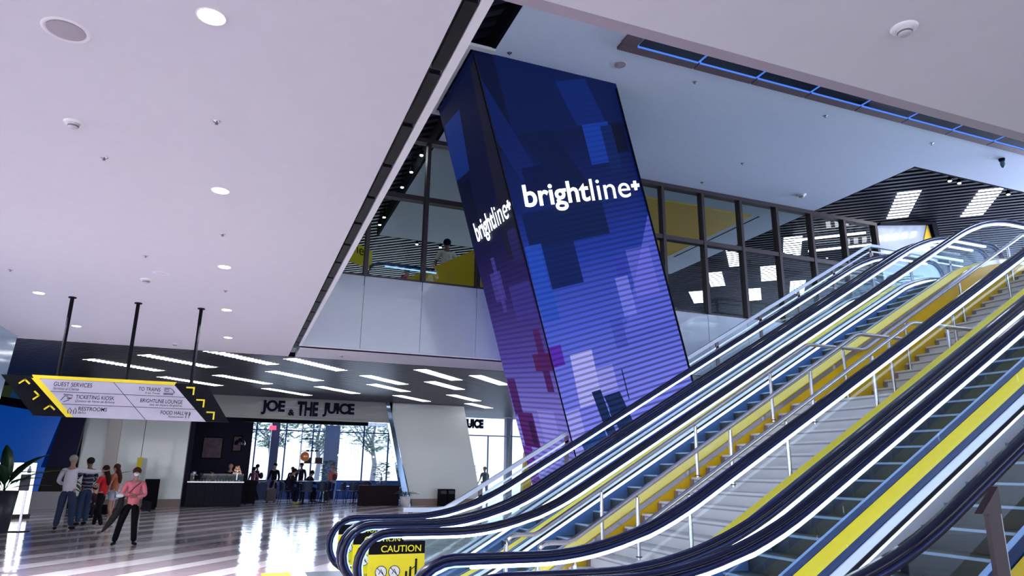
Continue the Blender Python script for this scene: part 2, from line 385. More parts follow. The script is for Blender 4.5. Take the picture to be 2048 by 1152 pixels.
# ---- far wall: panels, shop front
c = MB(); c.box((-5.55, 31, .3), (-3.47, 31.12, 4.44)).box((-3.45, 31, .3), (-1.86, 31.12, 4.44)); struct(c.build('wall_far_panels', M_white))
struct(MB().box((-5.6, 31.13, 0), (-1.84, 31.28, 4.44)).build('wall_far_backing', mat('seam_grey', (.25, .25, .27), .6)))
struct(MB().box((-5.55, 30.97, 0), (-1.86, 31.12, .29)).build('baseboard_far', M_taupe))
struct(MB().box((-4.72, 30.9, .3), (-4.28, 30.99, 3.6)).build('trim_10', mat('cream', (.78, .73, .68), .5)))
c = MB().prism([(-8.6, 30.5, .12), (-6.66, 30.5, .12), (-6.25, 30.5, 3.35), (-8.9, 30.5, 3.75)], (0, .2, 0)); struct(c.build('wall_blue', mat('blue_panel', (.0, .17, .78), .2, emit=(0, .10, .75), es=.10)))
c = MB().prism([(-6.64, 30.5, 1.45), (-5.62, 30.5, 1.45), (-5.45, 30.5, 3.5), (-6.23, 30.5, 3.5)], (0, .2, 0)).prism([(-6.64, 30.5, .12), (-5.72, 30.5, .12), (-5.62, 30.5, 1.44), (-6.5, 30.5, 1.44)], (0, .2, 0), 1)
struct(c.build('wall_navy', [mat('navy_panel', (.003, .006, .05), .4, spec=.15), mat('umber_panel', (.03, .024, .024), .5, spec=.15)]))
struct(MB().box((-9.5, 30.8, 0), (-5.56, 31.1, 4.44)).build('wall_far_dark', M_black))
struct(MB().box((-9.5, 30.3, 0), (-5.6, 30.49, .6)).build('baseboard_pale', mat('pale_stone', (.5, .48, .54), .3)))
c = MB()
for x0, x1, mi in ((-8.3, -7.95, 0), (-7.95, -7.5, 1), (-7.3, -6.95, 0), (-6.95, -6.7, 1)): c.prism([(x0, 30.2, 3.95-(x0+8.3)*.12), (x1, 30.2, 3.95-(x1+8.3)*.12), (x1+.1, 30.2, 4.35), (x0+.1, 30.2, 4.35)], (0, .05, 0), mi)
struct(c.build('trim_11', [mat('dim_green', (.10, .16, .04), .4), mat('dim_blue', (.02, .18, .5), .4)]))
fas = MB().box((-1.85, 31, 3.62), (6.35, 31.22, 4.44)).box((-1.85, 30.95, 3.54), (6.3, 31.24, 3.615))
struct(fas.build('wall_shop_fascia', mat('fascia_grey', (.36, .38, .36), .25, coat=.3)))
pl = MB().prism([(7.40, 31, .29), (10.66, 31, .29), (9.72, 31, 4.44), (6.2, 31, 4.44)], (0, .6, 0))
struct(pl.build('wall_leaning_pillar', M_white))
struct(MB().prism([(7.46, 30.96, 0), (10.74, 30.96, 0), (10.68, 30.96, .285), (7.40, 30.96, .285)], (0, .66, 0)).build('baseboard_pillar', M_taupe))
pe = MB().prism([(7.12, 30.9, 0), (7.38, 30.9, 0), (6.18, 30.9, 4.44), (6.02, 30.9, 4.44)], (0, .5, 0)); struct(pe.build('trim_12', mat('mirror_edge', (.3, .42, .62), .08, .8)))
# shop interior shell
struct(MB().box((-1.85, 33.5, 0), (.55, 33.7, 4.4)).box((.45, 33.7, 0), (.6, 38, 4.4)).box((-1.85, 31.3, 0), (-1.7, 33.5, 4.4)).build('wall_shop_left', mat('shop_wall', (.012, .012, .03), .6, spec=.15)))
struct(MB().box((-1.7, 31.3, 3.78), (9.5, 38, 3.86)).build('ceiling_shop', mat('shop_ceiling', (.10, .13, .25), .6)))
struct(MB().box((.2, 31.5, 3.42), (5.4, 31.9, 3.56)).build('trim_13', M_black))
win = MB()
for x in (.85, 2.31, 3.67, 4.93, 6.32, 7.66, 9.0): win.box((x-.035, 37.95, .9), (x+.035, 38.05, 4.4))
win.box((.6, 37.96, 3.38), (9.6, 38.04, 3.44)).box((.6, 37.94, .86), (9.6, 38.06, .93))
w3 = struct(win.build('window_3', mat('window_frame_blue', (.02, .05, .16), .4)))
MB().box((.6, 37.99, .93), (9.6, 38.0, 4.4)).build('pane', M_glassc, w3)
struct(MB().box((.6, 37.9, 0), (9.6, 38.1, .86)).build('wall_shop_sill', mat('sill_blue', (.03, .09, .28), .3)))
struct(MB().box((1.55, 37.2, 0), (1.95, 37.6, 3.78)).build('column_shop', mat('column_blue_grey', (.12, .18, .36), .5)))
struct(MB().box((4.2, 37.3, .0), (4.95, 37.4, 3.7)).build('wall_shop_partition', mat('partition_blue', (.30, .45, .70), .4)))
struct(MB().box((9.2, 31.6, 0), (9.35, 38, 4.4)).build('wall_shop_right', mat('shop_right', (.25, .34, .5), .2)))
# second glass front, right of the pillar
w4m = MB().prism([(13.02, 34, 0), (13.08, 34, 0), (13.40, 34, 4.4), (13.34, 34, 4.4)], (0, .08, 0)).box((9.4, 34, 3.24), (15, 34.06, 3.3)).box((12.0, 34, 0), (12.06, 34.08, 3.24)).box((14.6, 34, 0), (14.9, 34.1, 4.4))
w4 = struct(w4m.build('window_4', mat('frame_pale_blue', (.25, .33, .5), .4)))
MB().box((9.4, 34.03, 0), (15, 34.035, 4.4)).build('pane', M_glassc, w4)
struct(MB().box((11.0, 36, 0), (11.3, 36.3, 4.4)).box((14.0, 36.5, 0), (14.35, 36.9, 4.4)).build('column_outer', mat('column_lilac', (.28, .28, .38), .5)))
struct(MB().prism([(13.75, 33.6, 0), (14.3, 33.6, 0), (14.3, 33.6, 2.5), (13.95, 33.6, 2.5)], (0, .3, 0)).build('wall_yellow', mat('yellow_wall', (.95, .62, 0), .4)))
# outside
struct(MB().box((-30, 41, -.25), (60, 90, -.05)).build('ground', mat('pale_paving', (.7, .72, .75), .8)))

# ------------------------------------------------------------------ escalators
def prof(x, zlo, h, zhi, wb=.75):
    xl = BX+(zlo-h)/T30; xh = BX+(zhi-h)/T30
    z = h+T30*(x-BX)
    if x < xl-wb: return zlo
    if x < xl+wb: return zlo+T30*(x-xl+wb)**2/(4*wb)
    if x > xh+wb: return zhi
    if x > xh-wb: return zhi-T30*(xh+wb-x)**2/(4*wb)
    return z
def frange(a, b, n): return [a+(b-a)*i/n for i in range(n+1)]
XS = frange(1.51, 4.2, 22)+frange(4.2, 10.2, 3)[1:]+frange(10.2, 12.7, 22)[1:]
def hz(x): return prof(x, 1.0, 1.0, 5.8)
NR = .33
def hr_path(y, inset=0):
    r = NR-inset; P = [(1.75, y, .67-r)]
    for i in range(13):
        a = -math.pi/2-math.pi*i/12; P.append((1.51+r*math.cos(a), y, .67+r*math.sin(a)))
    for x in XS[1:-1]: P.append((x, y, hz(x)-inset*(1+.15*(3 < x < 11))))
    for i in range(13):
        a = math.pi/2-math.pi*i/12; P.append((12.7+r*math.cos(a), y, 5.47+r*math.sin(a)))
    P.append((12.4, y, 5.47-r)); return P
def ez(x): return prof(x, .16, .5, 4.96)      # edge of deck, foot of the glass
def band(b, xs, fa, fb, ya, yb, mi=0):
    """solid ribbon whose two long edges follow fa (at ya) and fb (at yb), 12 mm thick"""
    lo = []; n = len(xs)
    for x in xs: lo += [(x, ya, fa(x)), (x, yb, fb(x))]
    hi = [(p[0], p[1], p[2]-.012) for p in lo]
    fs = []
    for i in range(n-1):
        a = 2*i; fs.append((a, a+2, a+3, a+1)); o = 2*n; fs.append((o+a, o+a+1, o+a+3, o+a+2))
        fs.append((a, o+a, o+a+2, a+2)); fs.append((a+1, a+3, o+a+3, o+a+1))
    b.add(lo+hi, fs, mi); return b
def wallband(b, xs, fa, fb, y, th, mi=0):
    """upright sheet between two profiles"""
    lo = []
    for x in xs: lo += [(x, y, fa(x)), (x, y, fb(x))]
    hi = [(p[0], y+th, p[2]) for p in lo]; n = len(xs); fs = []
    for i in range(n-1):
        a = 2*i; o = 2*n
        fs += [(a, a+1, a+3, a+2), (o+a, o+a+2, o+a+3, o+a+1), (a, a+2, o+a+2, o+a), (a+1, o+a+1, o+a+3, a+3)]
    fs += [(0, 2*n, 2*n+1, 1), (2*n-2, 2*n-1, 4*n-1, 4*n-2)]
    b.add(lo+hi, fs, mi); return b
HSEC = [(-.036, -.006), (-.032, .012), (-.018, .019), (.018, .019), (.032, .012), (.036, -.006), (.028, -.02), (-.028, -.02)]
PSEC = [(-.018, -.019), (.018, -.019), (.018, .019), (-.018, .019)]
LSEC = [(-.017, -.013), (.017, -.013), (.017, .013), (-.017, .013)]
XF = frange(1.62, 4.2, 20)+frange(4.2, 10.2, 4)[1:]+frange(10.2, 12.6, 20)[1:]
STEP_ME = {}
def glass_panes(y, parent):
    edges = [1.2, 1.86]+[1.86+1.02*i for i in range(1, 10)]+[12.05, 13.0]
    for i in range(len(edges)-1):
        a, e = edges[i]+.005, edges[i+1]-.005
        xs = frange(a, e, 8); b = MB()
        def top(x):
            if x < 1.51: return .67+math.sqrt(max(0, (NR-.045)**2-(x-1.51)**2))
            if x > 12.7: return 5.47+math.sqrt(max(0, (NR-.045)**2-(x-12.7)**2))
            return hz(x)-.055
        def bot(x):
            if x < 1.51: return max(.16, .67-math.sqrt(max(0, (NR-.045)**2-(x-1.51)**2)))
            if x > 12.7: return max(4.96, 5.47-math.sqrt(max(0, (NR-.045)**2-(x-12.7)**2)))
            return ez(x)
        if i == 0: xs = [max(x, 1.226) for x in xs]
        if i == len(edges)-2: xs = [min(x, 12.984) for x in xs]
        wallband(b, xs, bot, top, y-.005, .010); b.build('glass_pane', M_glass, parent)
def escalator(name, label, yf, yn, near_led=True, skirt=None):
    """yf far handrail, yn near handrail"""
    t = thing(name, label, 'escalator', (0, 0, 0), group='escalators')
    for y, s in ((yf, -1), (yn, 1)):
        h = MB().sweep(hr_path(y), HSEC, side=(0, 1, 0)).build('handrail', M_rubber, t)
        MB().sweep(hr_path(y, .039), PSEC, side=(0, 1, 0)).build('handrail_profile', M_prof, t)
        if near_led or s < 0: MB().sweep(hr_path(y, .071)[14:-14], LSEC, side=(0, 1, 0)).build('led_strip', M_led, t)
        MB().sweep(hr_path(y, .066)[1:15], [(-.008, -.006), (.008, -.006), (.008, .006), (-.008, .006)], side=(0, 1, 0)).build('newel_light', M_ledb, t)
        glass_panes(y, t)
        # inner deck slopes down to the skirt (s points towards the steps)
        yi = y+s*.11
        band(MB(), XF, lambda x: ez(x)+.0, lambda x: ez(x)-.02, y+s*.035, yi).build('inner_deck', M_deck if s < 0 else M_skirt, t)
        band(MB(), XF, lambda x: ez(x)+.008, lambda x: ez(x)+.008, y-.038, y+.038).build('glass_base', mat('base_navy', (.01, .03, .14), .3), t)
        band(MB(), XF, lambda x: ez(x)-.022, lambda x: ez(x)-.05, yi+s*.004, yi+s*.012).build('black_edge', M_bgloss, t)
        wallband(MB(), XF, lambda x: ez(x)-(.085 if not skirt else .064), lambda x: ez(x)-.052, yi+s*.01, .006*s).build('skirt_light', M_skl, t)
        wallband(MB(), XF, lambda x: max(.0, ez(x)-.36), lambda x: ez(x)-(.087 if not skirt else .066), yi+s*.012, .01*s).build('skirt_panel', skirt or M_skirt, t)
    # steps
    wd = (yf-yn)-.25; yc = (yf+yn)/2
    key = round(wd, 3)
    if key not in STEP_ME:
        b = MB(); b.box((0, -wd/2, -.16), (.25, wd/2, -.006), 1).box((-.004, -wd/2, -.014), (.25, wd/2, 0), 0).box((-.006, -wd/2, -.016), (.018, wd/2, .001), 2)
        o = b.build('step', [M_step, M_riser, M_stepedge], t); STEP_ME[key] = o.data; first = o
    else: first = link('step', STEP_ME[key], t)
    first.location = (1.95, yc, .012)
    for i in range(1, 42):
        x = 1.95+.25*i
        z = prof(x+.12, .012, .29, 4.812, .3)
        if i < 2 or x > 12: z = .012 if i < 2 else 4.812
        o = link('step', first.data, t); o.location = (x, yc, z)
    MB().box((1.45, yc-wd/2, .0), (1.94, yc+wd/2, .014)).build('comb_plate', M_deck, t)
    MB().box((12.46, yc-wd/2, 4.8), (13.0, yc+wd/2, 4.814)).build('comb_plate', M_deck, t)
    # truss casing under the steps
    b = MB(); xs = frange(1.9, 12.5, 40)
    for i in range(len(xs)-1):
        a, e = xs[i], xs[i+1]
        za, ze = prof(a, 0, .06, 4.6, .3)-.02, prof(e, 0, .06, 4.6, .3)-.02
        if za > .02: b.hexa([(a, yn+.12, max(0, za-.75)), (e, yn+.12, max(0, ze-.75)), (e, yf-.12, max(0, ze-.75)), (a, yf-.12, max(0, za-.75))], [(a, yn+.12, za), (e, yn+.12, ze), (e, yf-.12, ze), (a, yf-.12, za)])
    b.build('truss_casing', M_darkp, t)
    return t
EA = escalator('escalator', 'farthest escalator, next to the steel guardrail and the screen column', 9.25, 8.30)
EB = escalator('escalator', 'second farthest escalator, between its twin and the yellow wall of the stairs', 8.05, 7.10)
EC = escalator('escalator', 'escalator directly in front of the white stairs, dark steps and yellow edge', 4.93, 3.98)
ED = escalator('escalator', 'nearest escalator, at the bottom right corner of the picture', 3.72, 2.72, False, M_deck)
def cladding(name, label, yA, yB, faces, bottom):
    t = thing(name, label, 'escalator cladding')
    band(MB(), XF, lambda x: ez(x)+.004, lambda x: ez(x)+.004, yA, yB).build('top_cap', M_cap, t)
    for y, s in faces:
        wallband(MB(), XF, lambda x: ez(x)-.075, lambda x: ez(x)-.012, y-.003*s, .006*s).build('steel_trim', M_steel, t)
        wallband(MB(), XF, lambda x: max(0, bottom(x)), lambda x: ez(x)-.08, y, .02*s).build('side_panel', M_yel, t)
    return t
cladding('escalator_cladding', 'yellow-green capped strip between the two far escalators', 8.09, 8.26, (), None)
cladding('escalator_cladding', 'bright yellow wall with steel trim between stairs and far escalators', 6.79, 7.06, ((6.79, 1),), lambda x: ez(x)-1.6)
cladding('escalator_cladding', 'yellow capped edge between the stairs and the escalator in front of them', 4.97, 5.10, ((5.09, -1),), lambda x: ez(x)-.9)
cladding('escalator_cladding', 'broad yellow band between the two near escalators', 3.76, 3.94, (), None)
cladding('escalator_cladding', 'yellow edge at the bottom right corner, outside the nearest escalator', 2.50, 2.67, (), None)
t = thing('escalator_cladding', 'white outer casing under the steel guardrail of the farthest escalator', 'escalator cladding')
wallband(MB(), XF, lambda x: max(0, ez(x)-1.2), lambda x: ez(x)-.01, 9.42, .02).build('side_panel', M_trim, t)
band(MB(), XF, lambda x: ez(x), lambda x: ez(x), 9.29, 9.44).build('top_cap', M_deck, t)

# ------------------------------------------------------------------ stairs
t = thing('staircase', 'broad white stone staircase between the yellow wall and the escalators', 'stairs')
NX, RZ, TX = 2.20, .1285, .2226
def stair_step(i, x, z, last=False):
    b = MB().box((x, 5.12, z-RZ-.03), (x+TX+.012, 6.765, z-.022)).box((x-.014, 5.12, z-.022), (x+TX+.012, 6.765, z))
    b.box((x-.004, 5.12, z-.038), (x+.01, 6.765, z-.0225), 1)  # dark strip coloured as the shade under the nosing
    o = b.build('step', [M_stair, mat('nosing_shade', (.42, .41, .45), .7)], t)
    MB().box((x-.02, 6.735, z-RZ), (x+.03, 6.785, z-.024)).build('step_skirting', M_taupe, o)
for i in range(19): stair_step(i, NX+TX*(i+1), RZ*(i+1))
zl = RZ*19; xl = NX+TX*20
MB().box((xl, 5.12, zl-.15), (xl+.97, 6.765, zl)).build('landing', M_stair, t)
n2 = 18; rz2 = (ZF-zl)/n2
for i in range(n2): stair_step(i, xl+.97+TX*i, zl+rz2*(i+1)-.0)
MB().box((xl+.97+TX*n2, 5.12, ZF-.15), (12.6, 6.765, ZF)).build('landing', M_stair, t)
def stair_nose(x):
    if x < xl: return RZ*(x-NX)/TX
    if x < xl+1: return zl
    return zl+rz2*(x-xl-1)/TX
xs = frange(2.4, 12, 30)
b = MB(); wallband(b, xs, lambda x: max(0, stair_nose(x)-.7), lambda x: max(0, stair_nose(x)-.16), 5.14, .04); wallband(b, xs, lambda x: max(0, stair_nose(x)-.7), lambda x: max(0, stair_nose(x)-.16), 6.70, .04)
b.build('stringer', M_trim, t)
def rail_z(x):
    if x < 2.9: return .97
    if x < 6.70: return .97+.589*(x-2.9)
    if x < 7.68: return 3.208
    return 3.208+T30*(x-7.68)
def stair_rail(y, label, posts):
    t = thing('stair_handrail', label, 'handrail', group='stainless handrails of the white stairs')
    z0 = rail_z(2.8); P = [(2.58, y, 0), (2.58, y, z0-.1), (2.6, y, z0-.04), (2.64, y, z0-.01), (2.70, y, z0)]
    for x in (2.88, 2.95, 5, 6.67, 6.74, 7.64, 7.72, 9.5, 11.4): P.append((x, y, rail_z(x)))
    P += [(11.5, y, rail_z(11.42)), (12.1, y, rail_z(11.42))]
    MB().tube(P, .0225, 10).build('rail', M_steel, t)
    for x in posts:
        zb = stair_nose(x)-.02; zt = rail_z(x)-.035
        p = MB().tube([(x, y, zb), (x, y, zt)], .019, 8).build('post', M_steel, t)
        MB().tube([(x, y, zt), (x, y, zt+.03)], .007, 6).lathe([(0, 0), (.03, 0), (.03, .008), (0, .008)], (x, y, zb+.02), 12).build('post_bracket', M_bronze, p)
pst = [3.66, 4.90, 6.05, 7.3, 8.5, 9.75, 11.0]
stair_rail(6.70, 'stainless handrail against the yellow wall, farthest of the three', pst)
stair_rail(5.92, 'stainless handrail running up the middle of the white stairs', [3.62, 4.76, 5.92, 7.2, 8.4, 9.6, 10.9])
stair_rail(5.20, 'stainless handrail on the near side of the stairs, behind the escalator glass', [3.70, 4.84, 6.05, 7.25, 8.5, 9.7, 11.0])

# ------------------------------------------------------------------ guardrails
def guard(label, y, lit, xs_posts, mrail, mpost):
    t = thing('guardrail', label, 'guardrail')
    f = lambda x, o=0: prof(x, 1.08, 1.14, 6.12, .06)+o
    P = frange(2.2, 2.9, 6)+frange(3, 11.2, 4)+frange(11.3, 14.2, 14)
    MB().sweep([(x, y, f(x)-.03) for x in P], [(-.03, -.028), (.03, -.028), (.03, .028), (-.03, .028)], side=(0, 1, 0), smooth=False).build('rail', mrail, t)
    MB().sweep([(x, y, f(x)-.155) for x in P], [(-.012, -.014), (.012, -.014), (.012, .014), (-.012, .014)], side=(0, 1, 0), smooth=False).build('lower_rail', mrail, t)
    for x in xs_posts:
        zb = 0 if x < 2.4 else ez(x)-.1
        MB().box((x-.03, y-.012, zb), (x+.03, y+.012, f(x)-.058)).build('post', mpost, t)
    for a, e in zip(xs_posts[:-1], xs_posts[1:]):
        wallband(MB(), frange(a+.035, e-.035, 6), lambda x: ez(x)+.03, lambda x: f(x)-.175, y+.014, .008).build('glass_pane', M_glass, t)
    return t
guard('steel guardrail with glass beyond the farthest escalator, in front of the screen column', 9.62, True, [2.3, 3.3, 4.67, 5.66, 6.63, 7.58, 8.57, 9.52, 10.46, 11.5, 12.6, 13.8], mat('rail_paint', (.62, .66, .78), .3, .5), M_brown)
t = thing('barrier_post', 'dark brown flat post with a bracket, nearest to the viewer at bottom right', 'post', (3.52, 2.44, 0))
MB().box((-.045, -.012, 0), (.045, .012, 1.42)).build('post_plate', M_bronze, t); MB().prism([(-.10, -.02, 1.42), (.045, -.02, 1.42), (.045, -.02, 1.55)], (0, .04, 0)).build('bracket', M_bronze, t)
MB().box((.048, -.006, .0), (.060, .006, 1.5)).build('glass_edge', mat('edge_grey', (.4, .45, .5), .2), t)
struct(wallband(MB(), frange(1.9, 13, 30), lambda x: 0, lambda x: ez(x)-.02, 2.52, .02).build('wall_escalator_side', M_darkp))

# ------------------------------------------------------------------ leaning LED screen column
VV = Vector((-2.6, -.9, 7.7)); VH = VV.normalized()
def ubasis(u):
    u = Vector(u); return (u-VH*u.dot(VH)).normalized()
UF, UL = ubasis((1, 0, 0)), ubasis((0, -1, 0))
def screen_mat(name, U, grad, rects, stripes):
    m, nt, b = nodes(name); N = nt.nodes; L = nt.links
    tc = N.new('ShaderNodeTexCoord')
    def dot(v):
        d = N.new('ShaderNodeVectorMath'); d.operation = 'DOT_PRODUCT'; d.inputs[1].default_value = v; L.new(tc.outputs['Object'], d.inputs[0]); return d.outputs['Value']
    def mth(op, a, c=None):
        n = N.new('ShaderNodeMath'); n.operation = op
        for i, x in enumerate((a, c)):
            if x is None: continue
            if isinstance(x, (int, float)): n.inputs[i].default_value = x
            else: L.new(x, n.inputs[i])
        return n.outputs[0]
    p, q = dot(U), dot(VH)
    cr = N.new('ShaderNodeValToRGB'); e = cr.color_ramp.elements
    mr = N.new('ShaderNodeMapRange'); mr.inputs['From Min'].default_value = -3.6; mr.inputs['From Max'].default_value = 5.6; L.new(q, mr.inputs['Value'])
    e[0].position = grad[0][0]; e[0].color = (*grad[0][1], 1); e[1].position = grad[1][0]; e[1].color = (*grad[1][1], 1)
    for po, c in grad[2:]:
        k = e.new(po); k.color = (*c, 1)
    L.new(mr.outputs[0], cr.inputs[0]); out = cr.outputs[0]
    for (a0, a1, q0, q1, sk, colr, al) in rects:   # sk: edge slant dp/dq
        pp = mth('SUBTRACT', p, mth('MULTIPLY', mth('SUBTRACT', q, q0), sk)) if sk else p
        k = mth('MULTIPLY', mth('MULTIPLY', mth('GREATER_THAN', pp, a0), mth('LESS_THAN', pp, a1)), mth('MULTIPLY', mth('GREATER_THAN', q, q0), mth('LESS_THAN', q, q1)))
        mx = N.new('ShaderNodeMixRGB'); L.new(mth('MULTIPLY', k, al), mx.inputs[0]); L.new(out, mx.inputs[1]); mx.inputs[2].default_value = (*colr, 1); out = mx.outputs[0]
    # dark lines between the LED louvres, stronger lower down
    s = mth('SINE', mth('MULTIPLY', q, 2*math.pi/.085))
    ln = mth('GREATER_THAN', s, .25)
    st = N.new('ShaderNodeMapRange'); st.inputs['From Min'].default_value = stripes[0]; st.inputs['From Max'].default_value = stripes[1]; st.inputs['To Min'].default_value = stripes[2]; st.inputs['To Max'].default_value = stripes[3]
    L.new(mth('ADD', q, mth('MULTIPLY', p, -.9 if U is UF else 0)), st.inputs['Value'])
    f = mth('SUBTRACT', 1.0, mth('MULTIPLY', ln, st.outputs[0]))
    sc = N.new('ShaderNodeVectorMath'); sc.operation = 'SCALE'; L.new(out, sc.inputs[0]); L.new(f, sc.inputs['Scale'])
    b.inputs['Base Color'].default_value = (.004, .004, .008, 1); b.inputs['Roughness'].default_value = .6; b.inputs['Specular IOR Level'].default_value = .12
    L.new(sc.outputs[0], b.inputs['Emission Color']); b.inputs['Emission Strength'].default_value = .72
    return m
NV, DN, BB, VI, PL, MG, TE = (.0, .006, .045), (.0, .002, .018), (.006, .06, .50), (.12, .14, .80), (.36, .36, .92), (.075, .008, .085), (.004, .02, .10)
front = screen_mat('screen_front', UF, [(0, (.34, .34, .95)), (.34, (.20, .22, .88)), (.50, (.06, .10, .62)), (.62, (.010, .035, .34)), (.72, (.001, .009, .10)), (.85, (.0005, .004, .04)), (1, (.0005, .002, .022))], [
    (5.15, 9, 4.1, 9, -.9, (.001, .007, .07), .8), (4.0, 5.05, 3.9, 9, .0, DN, .8), (5.0, 5.35, 3.4, 9, -.35, (.002, .012, .12), .7),
    (6.29, 6.78, 3.47, 4.14, 0, (.004, .035, .30), 1), (6.2, 6.75, 4.14, 4.9, -.25, (.001, .014, .13), 1), (5.72, 6.28, 2.9, 4.15, -.45, (.0, .005, .045), 1), (6.83, 7.05, 3.6, 4.08, 0, DN, 1), (6.62, 6.83, 3.3, 4.08, 0, (.001, .012, .10), 1),
    (5.05, 5.66, 3.12, 3.6, 0, (.0, .004, .05), 1), (4.86, 6.30, 2.33, 2.9, 0, (.0, .008, .07), 1), (5.03, 5.62, 1.66, 2.34, 0, (.0, .010, .10), 1), (4.78, 5.06, 1.2, 2.4, 0, (.012, .07, .5), .7),
    (6.10, 9.2, .7, 2.75, .55, (.13, .15, .78), .55), (6.18, 6.42, .95, 1.6, 0, (.20, .22, .88), .7), (6.25, 6.45, 1.6, 1.95, 0, (.03, .04, .42), .8), (5.9, 6.12, .5, .98, 0, (.05, .07, .5), .6), (6.5, 6.95, 1.2, 2.0, 0, (.2, .2, .9), .4),
    (4.70, 4.96, .50, .82, 0, (.09, .02, .42), 1), (5.03, 5.42, -.2, .62, .05, (.46, .46, 1.0), .8), (5.42, 5.75, -.1, .3, 0, (.42, .42, .98), .5), (4.72, 5.0, -1.0, -.2, .0, (.42, .42, .98), .6),
    (5.42, 5.58, -1.2, -.02, -.12, TE, 1), (5.66, 5.95, -1.1, -.14, -.2, TE, 1), (5.5, 5.7, -.62, -.34, 0, TE, 1), (5.05, 5.5, -1.5, -.62, -.2, (.01, .05, .22), 1), (5.88, 5.9, -.3, .18, 0, TE, 1)], (-5.2, -1.2, .62, .10))
left = screen_mat('screen_left', UL, [(0, (.30, .28, .85)), (.34, (.20, .18, .66)), (.46, (.07, .05, .32)), (.58, (.02, .012, .11)), (.70, (.003, .004, .03)), (1, (.002, .005, .03))], [
    (-11.6, -10.8, 4.0, 5.0, .2, (.004, .022, .16), .9), (-10.15, -9.5, 2.3, 5.4, .12, (.010, .010, .022), .8), (-11.5, -10.9, 2.9, 3.9, 0, DN, .8), (-9.95, -9.62, 2.2, 2.75, 0, (.016, .014, .09), 1), (-11.05, -10.6, 1.7, 2.2, 0, (.05, .04, .26), .8), (-10.85, -10.7, 1.5, 2.45, 0, (.05, .04, .26), .8), (-10.4, -9.6, 1.3, 1.9, 0, (.04, .03, .24), .7),
    (-10.15, -9.47, .46, .74, 0, MG, 1), (-9.92, -9.68, .12, 1.12, 0, (.06, .008, .11), 1), (-11.35, -10.72, -.86, -.25, 0, (.075, .01, .13), 1), (-11.45, -11.1, -.3, .35, 0, (.06, .01, .12), 1), (-10.98, -10.78, -.8, -.4, 0, (.03, .005, .06), 1), (-11.5, -11.1, -1.6, -.86, 0, (.12, .03, .3), 1), (-10.5, -9.9, -.9, -.2, 0, (.30, .28, .84), .5)], (-2.5, 3.6, .62, .15))
k1 = Vector((-2.6, -.9, 7.7))*(7.86/7.7)
base = [Vector((5.4, 9.75, 0)), Vector((7.9, 9.75, 0)), Vector((7.9, 11.75, 0)), Vector((5.4, 11.75, 0))]
t = thing('screen_column', 'tall leaning four-sided video screen column glowing blue and violet', 'video screen')
b = MB().add(base+[p+k1 for p in base], [(0, 1, 5, 4), (3, 0, 4, 7), (1, 2, 6, 5), (2, 3, 7, 6)]); b.m = [0, 1, 1, 0]
b.build('screen_panel', [front, left], t)
def beam(b, p, q, s):
    return b.tube([p, q], s, 4)
b = MB(); beam(b, base[0]+Vector((-.006, -.006, 0)), base[0]+k1+Vector((-.006, -.006, -.1)), .012); beam(b, base[1]+Vector((0, -.01, 0)), base[1]+k1+Vector((0, -.01, -.1)), .02)
b.build('screen_edge', M_black, t)
M_type = emis('screen_white', (.75, .86, 1), 2.2)
NF = UF.cross(VH); NL = UL.cross(VH)
def face_pt(U, Nn, P0, p, q):   # world point with given in-face coordinates
    return U*p+VH*q+Nn*(Vector(P0).dot(Nn))
def lettering(U0, Nn, p, q, ang, hx, wtot):
    a = face_pt(U0, Nn, base[0], p, q)
    U = U0*math.cos(ang)+VH*math.sin(ang); V = VH*math.cos(ang)-U0*math.sin(ang)
    text('lettering', 'bright', a, U, V, wtot*.548, hx, M_type, t, ext=.02, off=.018)
    text('lettering', 'line', a+U*(wtot*.562)+V*hx*.225, U, V, wtot*.35, hx*.775, M_type, t, ext=.02)
    c = MB(); pc = a+U*(wtot*.965)+V*(hx*.62)+Nn*.02; s = hx*.17
    for (x0, x1, y0, y1) in ((-s, s, -s*.36, s*.36), (-s*.36, s*.36, -s, s)):
        c.add([pc+U*x0+V*y0, pc+U*x1+V*y0, pc+U*x1+V*y1, pc+U*x0+V*y1], [(0, 1, 2, 3)])
    c.build('plus_mark', M_type, t)
lettering(UF, NF, 4.94, 2.88, R(-4.4), .46, 2.10)
lettering(UL, NL, -11.15, 2.70, R(4.5), .44, 1.62)

# ------------------------------------------------------------------ ceiling fittings
def downlight(x, y, z, label, r=.058):
    t = thing('downlight', label, 'ceiling light', (x, y, z), group='round recessed ceiling lights')
    MB().lathe([(r, 0), (r+.008, -.004), (r+.011, 0)], n=24).build('rim', M_trim, t)
    MB().lathe([(.0001, -.003), (r, -.003)], n=24).build('lamp', emis('downlight_lamp', (1, .98, .97), 12), t)
    l = bpy.data.lights.new('downlight_spot', 'SPOT'); l.energy = 360; l.spot_size = R(110); l.shadow_soft_size = .1; l.color = (.98, .95, 1)
    o = bpy.data.objects.new('downlight_spot', l); COL.objects.link(o); o.parent = t; o.location = (0, 0, -.02)
downlight(-.32, 3.05, ZC, 'large bright round downlight at the top of the picture')
downlight(-.32, 5.26, ZC, 'second round downlight of the middle row, below the brightest one')
downlight(-.32, 7.45, ZC, 'third round downlight of the middle row, between two sprinklers')
downlight(-.32, 9.63, ZC, 'fourth round downlight of the middle row, low beside the opening')
downlight(-.32, 11.8, ZC, 'farthest downlight of the middle row, near the slatted ceiling')
downlight(-2.44, 9.6, ZC, 'round downlight at far left, left of the first sign rod')
downlight(-2.44, 11.78, ZC, 'round downlight between the first and second sign rods')
M_grille = mat('speaker_grille', (.38, .34, .38), .7)
